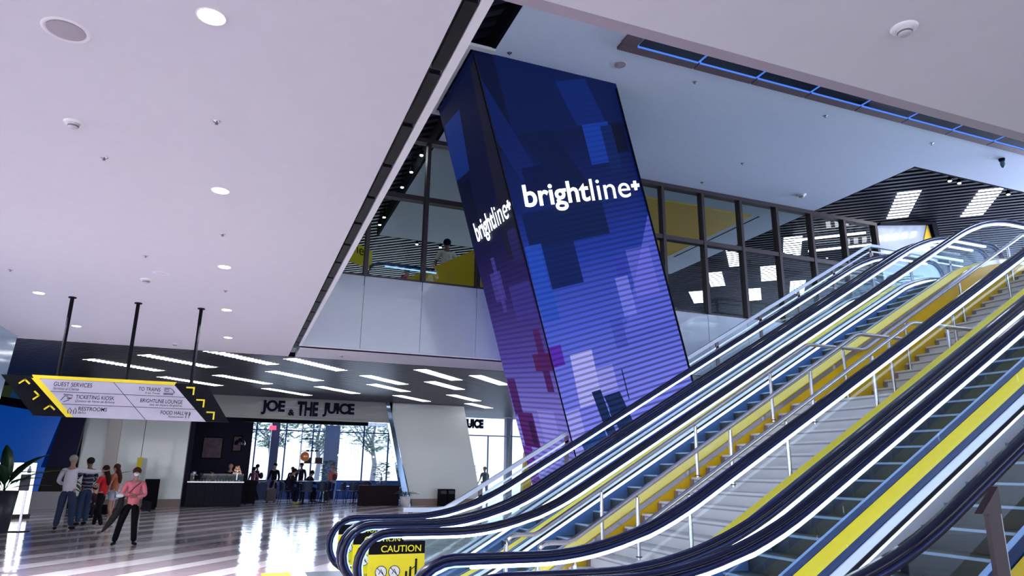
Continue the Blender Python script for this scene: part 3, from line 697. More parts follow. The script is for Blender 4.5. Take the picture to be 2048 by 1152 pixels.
def speaker(x, y, z, label, r=.082, m=None):
    t = thing('ceiling_speaker', label, 'speaker', (x, y, z), group='round ceiling speakers')
    MB().lathe([(r, 0), (r+.012, -.006), (r+.024, 0)], n=28).build('rim', M_trim, t)
    MB().lathe([(.0001, -.006), (r*.6, -.005), (r, -.002)], n=28).build('grille', m or M_grille, t)
speaker(-.97, 3.43, ZC, 'large round grey speaker grille at top left')
speaker(-.96, 8.0, ZC, 'faint flat round speaker grille near the middle of the low ceiling', .06, M_ceil)
speaker(5.03, 8.33, ZH, 'round white speaker on the high ceiling beside the screen column', .09)
def smoke(x, y, z, label, s=.68):
    t = thing('smoke_detector', label, 'smoke detector', (x, y, z), group='smoke detectors')
    MB().lathe([(.0001, -.012*s), (.075*s, -.012*s), (.082*s, 0)], n=24).build('base', M_trim, t)
    MB().lathe([(.0001, -.052*s), (.025*s, -.052*s), (.04*s, -.044*s), (.048*s, -.02*s), (.052*s, -.012*s)], n=24).build('sensor_head', mat('sensor', (.5, .47, .5), .5), t)
    MB().lathe([(.038*s, -.0445*s), (.044*s, -.038*s), (.0455*s, -.032*s)], n=24).build('vent', mat('vent_dark', (.12, .10, .12), .6), t)
smoke(-1.13, 4.47, ZC, 'white smoke detector on the left part of the low ceiling')
smoke(2.67, 1.90, ZC, 'white smoke detector at the top right, on the low ceiling edge', .72)
smoke(-1.14, 8.35, ZC, 'small smoke detector beside the faint speaker grille', .8)
smoke(-1.17, 12.85, ZC, 'tiny smoke detector by the slatted ceiling, between the sign rods')
smoke(1.62, 12.83, ZC, 'tiny smoke detector under the grey glass panels')
smoke(11.58, 11.31, ZH, 'small smoke detector on the high ceiling near the glazing', 1.3)
def sprinkler(x, y, z, where, s=1.0):
    t = thing('sprinkler', 'small fire sprinkler head, '+where, 'sprinkler', (x, y, z), group='fire sprinkler heads')
    MB().lathe([(.0001, -.004), (.032*s, -.004), (.036*s, 0)], n=16).build('escutcheon', M_steel, t)
    MB().lathe([(.0001, -.03*s), (.015*s, -.03*s), (.015*s, -.026*s), (.005*s, -.024*s), (.005*s, -.004)], n=12).build('nozzle', mat('dark_metal', (.15, .13, .15), .4, .6), t)
for x, y, z, wh in ((-.32, 4.11, ZC, 'between the first and second downlights'), (-.32, 6.33, ZC, 'between the second and third downlights'), (-.32, 8.51, ZC, 'between the third and fourth downlights'), (-1.04, 4.95, ZC, 'just behind the left smoke detector'),
                    (-2.46, 8.51, ZC, 'at far left on the low ceiling'), (-1.04, 7.34, ZC, 'left of the third downlight'), (3.29, 8.70, ZH, 'over the top corner of the screen column'), (6.42, 8.28, ZH, 'below the window slot on the high ceiling'),
                    (9.26, 8.31, ZH, 'mid high ceiling near the window slot'), (9.21, 10.48, ZH, 'mid high ceiling toward the glazing'), (11.97, 8.33, ZH, 'high ceiling above the dark ceiling corner'), (9.04, 11.62, ZH, 'high ceiling close to the glazing')):
    sprinkler(x, y, z, wh, .68 if z < 5 else 1.1)
t = thing('ceiling_camera', 'small dark camera hanging from the high ceiling at far right', 'camera', (13.88, 8.26, ZH))
MB().lathe([(.0001, -.05), (.05, -.05), (.06, 0)], n=16).build('mount', M_black, t)
MB().lathe([(.0001, -.2), (.03, -.18), (.045, -.12), (.04, -.05), (.0001, -.045)], n=16).build('lens_housing', mat('teal_plastic', (.05, .14, .2), .3), t)
M_spot = emis('spot_lamp', (1, .95, .98), 25)
def spot(x, y, z, label, st=(0, 0, .2), grp='small spotlights under the ceiling edges'):
    t = thing('spotlight', label, 'spotlight', (x, y, z), group=grp)
    MB().tube([st, (0, 0, 0), (0, 0, -.08)] if st[2] else [st, (0, 0, -.03), (0, 0, -.08)], .012, 6).build('stem', M_black, t)
    MB().lathe([(.0001, -.08), (.04, -.08), (.045, -.17), (.04, -.17)], n=14).build('housing', M_black, t)
    MB().sphere((0, 0, -.172), .036, 10, sz=.5).build('lamp', M_spot, t)
for x, wh in ((-2.42, 'left of the second sign rod, first of a pair'), (-2.08, 'left of the second sign rod, second of a pair'), (.26, 'under the ceiling edge left of the opening corner, first of a pair'), (.55, 'under the ceiling edge left of the opening corner, second of a pair'), (2.02, 'below the grey panels, first of a pair'), (2.32, 'below the grey panels, second of a pair'), (4.0, 'below the grey panels near the screen column, first'), (4.35, 'below the grey panels near the screen column, second')):
    spot(x, 13.62, 3.93, 'tiny bright spotlight '+wh, (0, -.155, 0))
for x, y, wh in ((2.9, 12.7, 'topmost beside the column behind glass'), (2.9, 13.6, 'upper one in the left glazing'), (2.9, 14.5, 'below the left transom'), (2.9, 16.6, 'pair member at the dark ceiling corner'), (2.9, 17.2, 'lower pair member at the dark ceiling corner'), (4.2, 18.4, 'right of the dark ceiling corner'), (4.9, 18.4, 'left of the thick mullion'), (13.9, 9.4, 'first of a pair at the right ceiling edge'), (14.2, 9.4, 'second of a pair at the right ceiling edge'), (15.8, 9.4, 'at the right picture border')):
    spot(x, y, 8.0, 'tiny bright upper spotlight, '+wh)

# ------------------------------------------------------------------ hanging directory sign
SY = 9.65
t = thing('hanging_sign', 'long parallelogram directory sign hung from three rods, yellow white and black', 'sign')
def para(pts, y, d, m, name, par):
    return MB().prism([(x, y, z) for x, z in pts], (0, d, 0)).build(name, m, par)
para([(-2.67, 2.60), (-.44, 2.60), (-.13, 2.14), (-2.27, 2.14)], SY, .05, M_signk, 'sign_box', t)
para([(-2.36, 2.615), (-.80, 2.615), (-.82, 2.575), (-2.335, 2.575)], SY-.012, .012, M_signy, 'yellow_border', t)
para([(-2.36, 2.576), (-2.28, 2.576), (-1.86, 2.135), (-1.935, 2.135)], SY-.012, .012, M_signy, 'yellow_border', t)
wp = para([(-2.275, 2.572), (-.815, 2.572), (-.40, 2.135), (-1.86, 2.135)], SY-.012, .012, M_sign, 'white_panel', t)
ln = MB(); yl = SY-.014
for z in (2.43, 2.285):
    xo = (2.572-z)*.95; ln.box((-2.275+xo, yl, z-.0025), (-.815+xo, yl+.002, z+.0025))
ln.prism([(-1.50, yl, 2.572), (-1.493, yl, 2.572), (-1.085, yl, 2.135), (-1.092, yl, 2.135)], (0, .002, 0)); ln.build('divider_lines', M_ink, t)
UX, UZ = (1, 0, 0), (0, 0, 1)
for s, x, z, wd, ht, sh in (('GUEST SERVICES', -2.12, 2.495, .40, .05, 0), ('Servicio al Cliente', -2.12, 2.452, .27, .032, .3), ('TICKETING KIOSK', -1.87, 2.355, .41, .046, 0), ('Quiosco de Venta de Boletos', -1.87, 2.312, .42, .032, .3), ('RESTROOMS', -1.82, 2.215, .30, .046, 0), ('Baños', -1.82, 2.180, .085, .026, .3),
                        ('TO TRAINS', -1.215, 2.487, .245, .046, 0), ('A los Trenes', -1.14, 2.452, .17, .024, .3), ('BRIGHTLINE LOUNGE', -1.175, 2.345, .475, .046, 0), ('Sala de Espera Brightline', -1.07, 2.302, .37, .032, .3), ('FOOD HALL', -.93, 2.208, .265, .046, 0), ('Restaurantes', -.84, 2.172, .175, .024, .3)):
    text('lettering', s, (x, yl, z), UX, UZ, wd, ht, M_ink, t, ext=.001, shear=sh, off=.004 if not sh else 0)
def arrow(cx, cz, kind):
    s = .05; w = .018; b = MB(); y = SY-.006
    if kind == 'corner':   # top right corner bracket
        b.box((cx-s, y, cz+s-w), (cx+s, y+.004, cz+s)).box((cx+s-w, y, cz-s), (cx+s, y+.004, cz+s-w))
    else:
        dirs = {'up': ((-1, -1), (1, -1)), 'right': ((-1, 1), (-1, -1))}[kind]
        tip = (cx, cz+s*.6) if kind == 'up' else (cx+s*.6, cz)
        for dx, dz in dirs:
            e = (tip[0]+dx*s*1.1, tip[1]+dz*s*(1.0 if kind == 'up' else 1.0)); d = Vector((e[0]-tip[0], 0, e[1]-tip[1])).normalized(); n = Vector((-d.z, 0, d.x))*w*.5
            A = Vector((tip[0], y, tip[1]))-d*w*.5; B = Vector((e[0], y, e[1])); b.prism([A+n, A-n, B-n, B+n], (0, .004, 0))
    b.build('arrow_mark', M_signy, t)
arrow(-2.42, 2.525, 'up'); arrow(-2.28, 2.375, 'right'); arrow(-2.12, 2.235, 'up')
arrow(-.63, 2.515, 'corner'); arrow(-.495, 2.365, 'corner'); arrow(-.36, 2.215, 'corner')
# pictograms
def strokes(paths, name, r=.0035):
    b = MB()
    for P in paths: b.tube([(x, yl, z) for x, z in P], r, 4)
    return b.build(name, M_ink, t)
strokes([[(-.93, 2.535), (-.86, 2.535), (-.83, 2.515), (-.805, 2.48), (-.815, 2.47), (-.93, 2.47)], [(-.92, 2.52), (-.875, 2.52), (-.875, 2.495), (-.92, 2.495), (-.92, 2.52)], [(-.93, 2.455), (-.82, 2.455)]], 'train_pictogram')
strokes([[(-2.0, 2.40), (-1.905, 2.395), (-1.91, 2.355), (-1.955, 2.352)], [(-2.02, 2.33), (-1.985, 2.385), (-1.95, 2.38)], [(-1.99, 2.312), (-1.94, 2.335), (-1.92, 2.36), (-1.96, 2.365)]], 'ticket_pictogram')
strokes([[(-1.92, 2.175), (-1.93, 2.21), (-1.91, 2.245), (-1.89, 2.21), (-1.90, 2.175)], [(-1.865, 2.175), (-1.872, 2.21), (-1.855, 2.245), (-1.838, 2.21), (-1.845, 2.175)]], 'restroom_pictogram')
strokes([[(-.64, 2.17), (-.64, 2.25)], [(-.655, 2.25), (-.655, 2.225), (-.625, 2.225), (-.625, 2.25)], [(-.605, 2.17), (-.605, 2.25), (-.592, 2.235), (-.60, 2.205)]], 'cutlery_pictogram')
for x, z in ((-2.10, 2.60), (-1.37, 2.60), (-.63, 2.60)):
    rd = MB().tube([(x, SY+.025, z), (x, SY+.025, ZC)], .022, 10).lathe([(.0001, 0), (.045, 0), (.045, .012), (.0001, .012)], (x, SY+.025, ZC-.012), 14).build('hanging_rod', M_signk, t)

# ------------------------------------------------------------------ shop lettering
def shop_sign(x0, z0, wd, ht, y, words_, label):
    t = thing('shop_sign', label, 'sign')
    tot = sum(n for _, n, _ in words_)
    x = x0
    for s, n, hh in words_:
        w_ = wd*n/tot
        if s.strip():
            text('lettering_backing', s, (x-.03, y, z0-.03), UX, UZ, w_*.97+.06, ht*hh+.06, mat('letter_halo', (.45, .43, .58), .4), t, ext=.01, off=.09)
            text('lettering', s, (x, y, z0), UX, UZ, w_*.97, ht*hh, M_ink, t, ext=.03, off=.045)
        x += w_
    MB().box((x0+wd*.22, y-.006, z0+ht*.50), (x0+wd*.70, y, z0+ht*.62)).build('backing_bar', mat('letter_halo', (.45, .43, .58), .4), t)
    return t
shop_sign(.78, 3.70, 3.92, .62, 30.97, (('JOE', 25, 1), (' ', 3, 1), ('&', 7, .42), (' ', 2, 1), ('THE', 23, 1), (' ', 4, 1), ('JUICE', 36, 1)), 'dark raised letters reading JOE & THE JUICE on the grey fascia')
shop_sign(9.9, 3.52, 1.85, .55, 33.99, (('THE', 23, 1), (' ', 4, 1), ('JUICE', 36, 1)), 'tall dark letters ending THE JUICE above the far glass front')

# ------------------------------------------------------------------ caution stickers on the balustrades
M_sty = mat('sticker_yellow', (.80, .70, .01), .4); M_stw = mat('sticker_white', (.85, .85, .9), .4)
def sticker(y, label):
    y -= .012; x0, x1, z0, z1 = 1.32, 1.86, .42, .90
    t = thing('caution_sticker', label, 'sticker', group='caution stickers on the escalator glass')
    def arcx(z): return max(x0-.02, 1.51-math.sqrt(max(0, .27**2-(z-.67)**2)))
    zz = frange(z0, .78, 8); P = [(arcx(z), y, z) for z in zz]+[(x1, y, .78), (x1, y, z0)]
    MB().prism(P, (0, .003, 0)).build('yellow_field', M_sty, t)
    zz = frange(.781, z1, 5); P = [(arcx(z), y, z) for z in zz]+[(x1, y, z1), (x1, y, .781)]
    MB().prism(P, (0, .003, 0)).build('black_band', M_signk, t)
    text('lettering', 'CAUTION', (x0+.10, y-.0005, .80), UX, UZ, .40, .062, M_sty, t, ext=.001, off=.01)
    text('lettering', 'PLEASE USE ELEVATORS', (x0+.03, y-.0005, .452), UX, UZ, .44, .026, M_ink, t, ext=.001)
    for cx in (x0+.11, x0+.24):
        MB().lathe([(.0001, 0), (.055, 0)], n=24).build('pictogram_disc', M_stw, t, (cx, y-.001, .62), (R(90), 0, 0))
        b = MB().tube([(cx+.055*math.cos(a), y-.003, .62+.055*math.sin(a)) for a in frange(0, 2*math.pi, 20)], .003, 4).tube([(cx-.036, y-.003, .656), (cx+.036, y-.003, .584)], .003, 4)
        b.tube([(cx-.02, y-.003, .60), (cx, y-.003, .645), (cx+.022, y-.003, .60)], .004, 4); b.build('prohibition_mark', M_ink, t)
    b = MB()
    for (xa, h) in ((x0+.36, .05), (x0+.40, .07), (x0+.455, .14), (x0+.50, .06)): b.box((xa-.010, y-.004, .57), (xa+.010, y-.001, .57+h))
    b.sphere((x0+.40, y-.003, .652), .011, 8, sy=.2).sphere((x0+.455, y-.003, .722), .013, 8, sy=.2); b.tube([(x0+.405, y-.003, .635), (x0+.45, y-.003, .665)], .004, 4); b.build('family_pictogram', M_ink, t)
sticker(9.25, 'yellow caution sticker on the farthest newel glass, mostly hidden')
sticker(8.05, 'yellow caution sticker on the middle newel glass, partly hidden')
sticker(7.10, 'yellow caution sticker on the glass of the third newel, fully readable')
t = tag(MB().box((.55, 11.2, .001), (.97, 11.86, .012)).build('floor_mat', M_sty), 'small yellow square plate on the floor at the bottom picture edge', 'floor plate')

# ------------------------------------------------------------------ plants
def leaf(b, base, az, length, width, up=1.0, droop=.5, mi=0, n=6):
    d = Vector((math.cos(az), math.sin(az), 0)); sd = Vector((-d.y, d.x, 0)); pts = []
    for i in range(n+1):
        s = i/n; pts.append(Vector(base)+d*(length*s*(.35+.65*s))+Vector((0, 0, up*length*(s-droop*s*s))))
    vs = []; fs = []
    for i, p in enumerate(pts):
        s = i/n; wv = width*math.sin(math.pi*min(1, max(.03, s*.97)))**.7*.5 if s > .25 else width*.06
        vs += [p-sd*wv+Vector((0, 0, wv*.25)), p-Vector((0, 0, .004)), p+sd*wv+Vector((0, 0, wv*.25)), p+Vector((0, 0, .004))]
    for i in range(n):
        a = 4*i
        for j in range(4): fs.append((a+j, a+(j+1) % 4, a+4+(j+1) % 4, a+4+j))
    b.add(vs, fs, mi, True)
def plant(name, label, loc, pot, leaves, m=M_leaf, potm=None):
    t = thing(name, label, 'plant', loc)
    pr, ph = pot
    MB().lathe([(.0001, 0), (pr*.75, 0), (pr, ph), (pr*.9, ph), (pr*.88, ph-.04), (.0001, ph-.04)], n=20).build('pot', potm or M_pot, t)
    MB().lathe([(.0001, ph-.03), (pr*.87, ph-.03)], n=16).build('soil', M_soil, t)
    b = MB()
    for (az, ln, wd, up, dr, bx, bz) in leaves: leaf(b, (bx, 0, ph-.03+bz), az, ln, wd, up, dr)
    b.build('leaves', m, t)
    return t
lv = [(R(10), 1.1, .24, .85, .45, .05, 0), (R(60), 1.15, .26, 1.1, .3, 0, 0), (R(170), 1.0, .26, 1.0, .3, -.05, 0), (R(-30), .95, .2, .5, .5, .04, .1), (R(15), .9, .16, .28, .6, .05, .05), (R(110), 1.2, .28, 1.15, .2, 0, 0), (R(-90), 1.0, .26, 1.0, .35, 0, 0), (R(-10), .7, .14, .75, .75, .06, .3), (R(220), 1.0, .25, .9, .4, 0, 0)]
plant('potted_plant', 'large dark-leaved plant in a black planter at the left picture edge', (-5.05, 20.2, 0), (.30, .95), lv)
lv = [(R(25), 1.15, .22, .75, .3, .1, .2), (R(100), .8, .22, .9, .3, 0, .2), (R(-20), .8, .14, .3, .5, .1, 0), (R(15), .9, .12, .1, .5, .1, .05), (R(200), .7, .2, .8, .4, 0, 0), (R(160), .8, .2, 1.0, .3, 0, 0)]
plant('potted_plant', 'broad-leaved plant rising behind the man in patterned shirt', (-4.35, 26.0, 0), (.28, .6), lv)
random.seed(3)
def tree_pot(label, loc, trunk_h, cr, n, m, pot=(.22, .42), potm=None):
    t = plant('potted_tree', label, loc, pot, [], m, potm)
    for ch in list(t.children):
        if ch.name.startswith('leaves'): bpy.data.objects.remove(ch)
    MB().tube([(0, 0, pot[1]-.05), (.02, 0, pot[1]+trunk_h*.5), (0, 0, pot[1]+trunk_h)], .02, 6).build('trunk', mat('bark', (.08, .05, .04), .8), t)
    b = MB()
    for i in range(n):
        a = random.uniform(0, 2*math.pi); zz = random.uniform(-1, 1); q = (1-zz*zz)**.5*random.uniform(.4, 1)
        leaf(b, (cr*q*math.cos(a)*.8, cr*q*math.sin(a)*.8, pot[1]+trunk_h+cr*zz*1.3), a+random.uniform(-.6, .6), .24, .12, random.uniform(-.3, .8), .5, n=4)
    b.build('leaves', m, t); return t
tree_pot('bushy green tree beside the low dark wall in the shop', (6.5, 33.4, 0), .95, .36, 150, M_leafb)
tree_pot('wide leafy tree left of the person with the backpack in the shop', (4.45, 36.6, 0), .9, .42, 190, M_leaf)
tree_pot('tall narrow green plant right of the leaning pillar', (11.3, 34.8, 0), .75, .42, 190, M_leafb, (.2, .5))
lv = [(R(a), .55+.1*random.random(), .06, random.uniform(.5, 1.1), .7, 0, 0) for a in range(0, 360, 24)]
plant('potted_plant', 'small spiky plant in a white planter before the leaning pillar', (7.0, 30.35, 0), (.24, .42), lv, M_leaf, M_trim)
lv = [(R(a), .8+.2*random.random(), .07, random.uniform(.6, 1.3), .7, 0, 0) for a in range(0, 360, 17)]
plant('potted_palm', 'palm rising behind the upper end of the steel guardrail', (14.05, 11.5, ZF+.01), (.28, 1.0), lv)
lv = [(R(a), .3, .05, 1.0, .5, 0, 0) for a in range(0, 360, 40)]
plant('potted_plant', 'small plant behind the glazing right of the screen column', (8.85, 12.6, ZF), (.12, .18), lv)
# trees outside the shop windows
def street_tree(x, y, h, r, sd, label):
    random.seed(sd); t = thing('tree', label, 'tree', (x, y, -.05), group='pale trees outside the shop windows')
    tr = MB().tube([(0, 0, 0), (.15, 0, h*.35), (-.1, 0, h*.6), (.1, 0, h*.85)], .16, 7, scales=[1.2, 1, .7, .3])
    for k in range(5):
        a = random.uniform(0, 6.28); tr.tube([(0, 0, h*.4+k*.25), (math.cos(a)*r*.5, math.sin(a)*r*.5, h*.6+k*.2), (math.cos(a)*r*.9, math.sin(a)*r*.9, h*.75+k*.2)], .06, 5, scales=[1, .7, .3])
    tr.build('trunk', mat('pale_bark', (.30, .30, .34), .8), t)
    b = MB()
    for i in range(420):
        a = random.uniform(0, 6.28); zz = random.uniform(-1, 1); q = (1-zz*zz)**.5*random.uniform(.3, 1)
        leaf(b, (r*q*math.cos(a), r*q*math.sin(a), h*.78+r*.75*zz), random.uniform(0, 6.28), .45, .22, random.uniform(-.8, .8), .4, n=3)
    b.build('crown', mat('pale_leaf', (.30, .46, .36), .6), t)
street_tree(2.0, 47, 5.2, 1.7, 1, 'pale tree outside, behind the left shop windows')
street_tree(5.0, 48, 5.4, 1.8, 2, 'pale tree outside, behind the middle shop windows')
street_tree(8.3, 46, 5.4, 2.0, 3, 'pale tree outside, behind the right shop window')
street_tree(11.8, 52, 4.6, 1.7, 4, 'pale tree outside, seen through the far glass front')

# ------------------------------------------------------------------ people
SK1, SK2, SK3 = (.42, .22, .15), (.20, .10, .07), (.55, .32, .24)
def person(label, loc, rz, h, pose=None, skin=SK1, top=(.5, .5, .5), bottom=(.02, .02, .03), hair=(.02, .015, .012), shoes=(.01, .01, .012),
           sleeve=1.0, legs='trousers', hairstyle='short', fingers=True, group=None, girth=1.0):
    t = thing('person', label, 'person', loc, rz, group); k = h/1.75; P = dict(pose or {})
    J = dict(pelvis=(0, 0, .95), waist=(0, 0, 1.10), chest=(0, 0, 1.28), up=(0, 0, 1.40), neck=(0, .005, 1.50), hb=(0, .015, 1.565), head=(0, .02, 1.645), crown=(0, .01, 1.705),
             shR=(.175, 0, 1.405), elR=(.235, -.02, 1.12), wrR=(.245, .06, .90), shL=(-.175, 0, 1.405), elL=(-.235, -.02, 1.12), wrL=(-.245, .06, .90),
             hipR=(.085, 0, .90), knR=(.10, .02, .50), anR=(.105, -.01, .10), hipL=(-.085, 0, .90), knL=(-.10, .02, .50), anL=(-.105, -.01, .10))
    J.update(P)
    g = girth
    def q(n, r): p = J[n]; return (p[0]*k, p[1]*k, p[2]*k, r*k)
    def mid(a, c, s): return tuple(J[a][i]*(1-s)+J[c][i]*s for i in range(3))
    def V3(p): return Vector((p[0], p[1], p[2]))
    ch = [[q('pelvis', .10*g), q('waist', .115*g), q('chest', .13*g), q('up', .085), q('neck', .05), q('hb', .068), q('head', .088), q('crown', .066)]]
    hd = V3(J['head']); f = V3((0, 1, 0)) if 'face' not in P else V3(P['face']).normalized(); sd = f.cross(Vector((0, 0, 1))).normalized()
    def pt(v, r): return (v.x*k, v.y*k, v.z*k, r*k)
    if fingers:
        ch.append([q('head', .088), pt(hd+f*.088+Vector((0, 0, -.012)), .013), pt(hd+f*.106+Vector((0, 0, -.02)), .009)])
        for s in (-1, 1): ch.append([q('head', .088), pt(hd+sd*s*.083, .018), pt(hd+sd*s*.098-f*.01, .010)])
    for S_ in 'RL':
        sg = 1 if S_ == 'R' else -1
        wr, el = V3(J['wr'+S_]), V3(J['el'+S_]); d = (wr-el).normalized()
        ref = Vector((sg*.3, 1, .2)); th = (ref-d*ref.dot(d)).normalized(); sp = d.cross(th).normalized()*sg
        pa = wr+d*.055
        ch.append([q('up', .085), q('sh'+S_, .058), q('el'+S_, .041), q('wr'+S_, .027), pt(pa, .030)])
        if fingers:
            for i, (o, ln) in enumerate(((.027, .062), (.010, .072), (-.009, .068), (-.026, .052))):
                a = pa+d*.03+th*o
                ch.append([pt(pa, .030), pt(a, .0095), pt(a+d*ln*.6+sp*.004, .0085), pt(a+d*ln+sp*.018, .007)])
            ch.append([pt(wr+d*.0001, .027) if False else pt(pa, .030), pt(pa+th*.036+d*.0, .010), pt(pa+th*.052+d*.03, .008)])
        ch.append([q('pelvis', .10*g), q('hip'+S_, .068*g), q('kn'+S_, .056), q('an'+S_, .036)])
    body = blob('body', ch, mat('skin_%d' % int(skin[0]*100), skin, .5), t, 1)
    # clothing
    def cm(c, n): return mat('cloth_%s_%d_%d_%d' % (n, int(c[0]*200), int(c[1]*200), int(c[2]*200)), c, .85, noise=.12, nscale=30, spec=.12) if not isinstance(c, bpy.types.Material) else c
    sc = [[(J['pelvis'][0]*k, J['pelvis'][1]*k, (J['pelvis'][2]-.10)*k, .10*g*k), q('pelvis', .138*g), q('waist', .134*g), q('chest', .148*g), q('up', .098), pt(V3(mid('up', 'neck', .45)), .07)]]
    for S_ in 'RL':
        c_ = [q('up', .098), q('sh'+S_, .074)]
        if sleeve <= .5: c_.append(pt(V3(mid('sh'+S_, 'el'+S_, sleeve*2)), .062))
        else: c_ += [q('el'+S_, .056), pt(V3(mid('el'+S_, 'wr'+S_, (sleeve-.5)*1.9)), .042)]
        sc.append(c_)
    if top is not None: blob('shirt', sc, cm(top, 'top'), t, 1)
    if legs == 'trousers':
        tc_ = []
        for S_ in 'RL': tc_.append([pt(V3(mid('pelvis', 'waist', .5)), .118*g), q('pelvis', .132*g), q('hip'+S_, .102*g), q('kn'+S_, .073*(.5+.5*g)), pt(V3(mid('kn'+S_, 'an'+S_, 1.08)), .062*(.3+.7*g))])
        blob('trousers', tc_, cm(bottom, 'leg'), t, 1)
    elif legs == 'shorts':
        blob('shorts', [[q('pelvis', .132*g), q('hip'+S_, .104*g), pt(V3(mid('hip'+S_, 'kn'+S_, .55)), .09)] for S_ in 'RL'], cm(bottom, 'leg'), t, 1)
    for S_ in 'RL':
        a = V3(J['an'+S_]); ff = V3(P.get('toe'+S_, (0, 1, 0))).normalized(); z = max(.045, a.z-.06)
        blob('shoe', [[pt(Vector((a.x, a.y, z+.035))-ff*.01, .045), pt(Vector((a.x, a.y, z))-ff*.02, .043), pt(Vector((a.x, a.y, z-.006))+ff*.08, .040), pt(Vector((a.x, a.y, z-.012))+ff*.15, .030)]], cm(shoes, 'shoe'), t, 1)
    # hair
    hm = cm(hair, 'hair')
    if hairstyle in ('short', 'long', 'grey'):
        b = MB(); c_ = (hd-f*.016+Vector((0, 0, .028)))*k; b.sphere(c_, .098*k, 14, sz=.98)
        if hairstyle != 'long': b.build('hair', hm, t)
    if hairstyle == 'long':
        b.build('hair', hm, t)
        blob('long_hair', [[pt(hd-f*.03+Vector((0, 0, .03)), .085), pt(hd-f*.06-Vector((0, 0, .09)), .075), pt(V3(J['up'])-f*.10+Vector((0, 0, .02)), .085), pt(V3(J['chest'])-f*.13+Vector((0, 0, .03)), .065), pt(V3(J['chest'])-f*.14-Vector((0, 0, .10)), .03)]], hm, t, 1)
    return t, k, J
def pattern_mat(name, c0, c1, scale, thr=.56):
    m, nt, b = nodes(name); N = nt.nodes; L = nt.links
    tc = N.new('ShaderNodeTexCoord'); v = N.new('ShaderNodeTexVoronoi'); v.inputs['Scale'].default_value = scale; L.new(tc.outputs['Object'], v.inputs['Vector'])
    c = N.new('ShaderNodeMath'); c.operation = 'LESS_THAN'; c.inputs[1].default_value = thr; L.new(v.outputs['Distance'], c.inputs[0])
    mx = N.new('ShaderNodeMixRGB'); mx.inputs[1].default_value = (*c0, 1); mx.inputs[2].default_value = (*c1, 1); L.new(c.outputs[0], mx.inputs[0])
    L.new(mx.outputs[0], b.inputs['Base Color']); b.inputs['Roughness'].default_value = .8; return m
def wave_mat(name, c0, c1):
    m, nt, b = nodes(name); N = nt.nodes; L = nt.links
    tc = N.new('ShaderNodeTexCoord'); v = N.new('ShaderNodeTexWave'); v.bands_direction = 'Z'; v.inputs['Scale'].default_value = 3.2; v.inputs['Distortion'].default_value = 5; L.new(tc.outputs['Object'], v.inputs['Vector'])
    c = N.new('ShaderNodeMath'); c.operation = 'GREATER_THAN'; c.inputs[1].default_value = .78; L.new(v.outputs['Fac'], c.inputs[0])
    mx = N.new('ShaderNodeMixRGB'); mx.inputs[1].default_value = (*c0, 1); mx.inputs[2].default_value = (*c1, 1); L.new(c.outputs[0], mx.inputs[0])
    L.new(mx.outputs[0], b.inputs['Base Color']); b.inputs['Roughness'].default_value = .8; return m
PI = math.pi
# woman in pink, arms folded, walking towards the viewer
pose = dict(shR=(.17, 0, 1.40), elR=(.25, .05, 1.13), wrR=(.05, .21, 1.14), shL=(-.17, 0, 1.40), elL=(-.25, .05, 1.12), wrL=(-.06, .20, 1.09), knR=(.19, .10, .50), anR=(.26, -.02, .10), hipR=(.09, 0, .9), knL=(-.10, .06, .50), anL=(-.14, .12, .10), toeR=(.35, 1, 0), toeL=(-.45, 1, 0))
t, k, J = person('woman in a pink top and white face mask, arms folded, black trousers', (-1.90, 16.74, 0), PI+.10, 1.53, pose, SK1, (.86, .24, .28), (.006, .006, .008), (.07, .03, .02), (.012, .012, .014), girth=1.12, hairstyle='short')
hd = Vector(J['head'])*k
MB().sphere((0, hd.y+.052*k, hd.z-.040*k), .062*k, 12, sx=1.0, sy=.75, sz=.78).build('face_mask', mat('mask_white', (.85, .87, .95), .7), t)
MB().sphere((-.035*k, hd.y+.083*k, hd.z+.022*k), .011*k, 8).build('eye', M_ink, t); MB().sphere((.035*k, hd.y+.083*k, hd.z+.022*k), .011*k, 8).build('eye', M_ink, t)
MB().tube([(-.12*k, .09*k, 1.42*k), (.02*k, .165*k, 1.28*k), (.17*k, .14*k, 1.08*k), (.25*k, .05*k, .98*k)], .009, 5).build('bag_strap', mat('brown_strap', (.10, .03, .03), .6), t)
bagt = tag(MB().prism([(-.11, -.04, .02), (.10, -.04, 0), (.08, -.04, .19), (-.08, -.04, .20)], (0, .08, 0)).build('handbag', mat('black_bag', (.006, .006, .012), .6, spec=.1), None, (-1.64, 16.70, .66), (0, .15, .1)), 'black handbag hanging at the hip of the woman in pink', 'handbag')
ct = blob('coat', [[(-.02, .0, 1.02, .05), (-.02, 0, .80, .075), (-.10, 0, .58, .075), (-.22, 0, .38, .045), (-.29, 0, .28, .02)]], mat('black_coat', (.008, .008, .01), .8), None, 2)
ct.location = (-2.08, 16.62, -.02); tag(ct, 'black coat draped over the folded arms of the woman in pink', 'coat')
cp = MB().sphere((0, 0, 0), .07, 12, sx=1.15, sy=.5, sz=.62).build('cap', M_stw, None, (-2.12, 16.50, .98)); tag(cp, 'white cap held at the elbow of the woman in pink', 'cap')
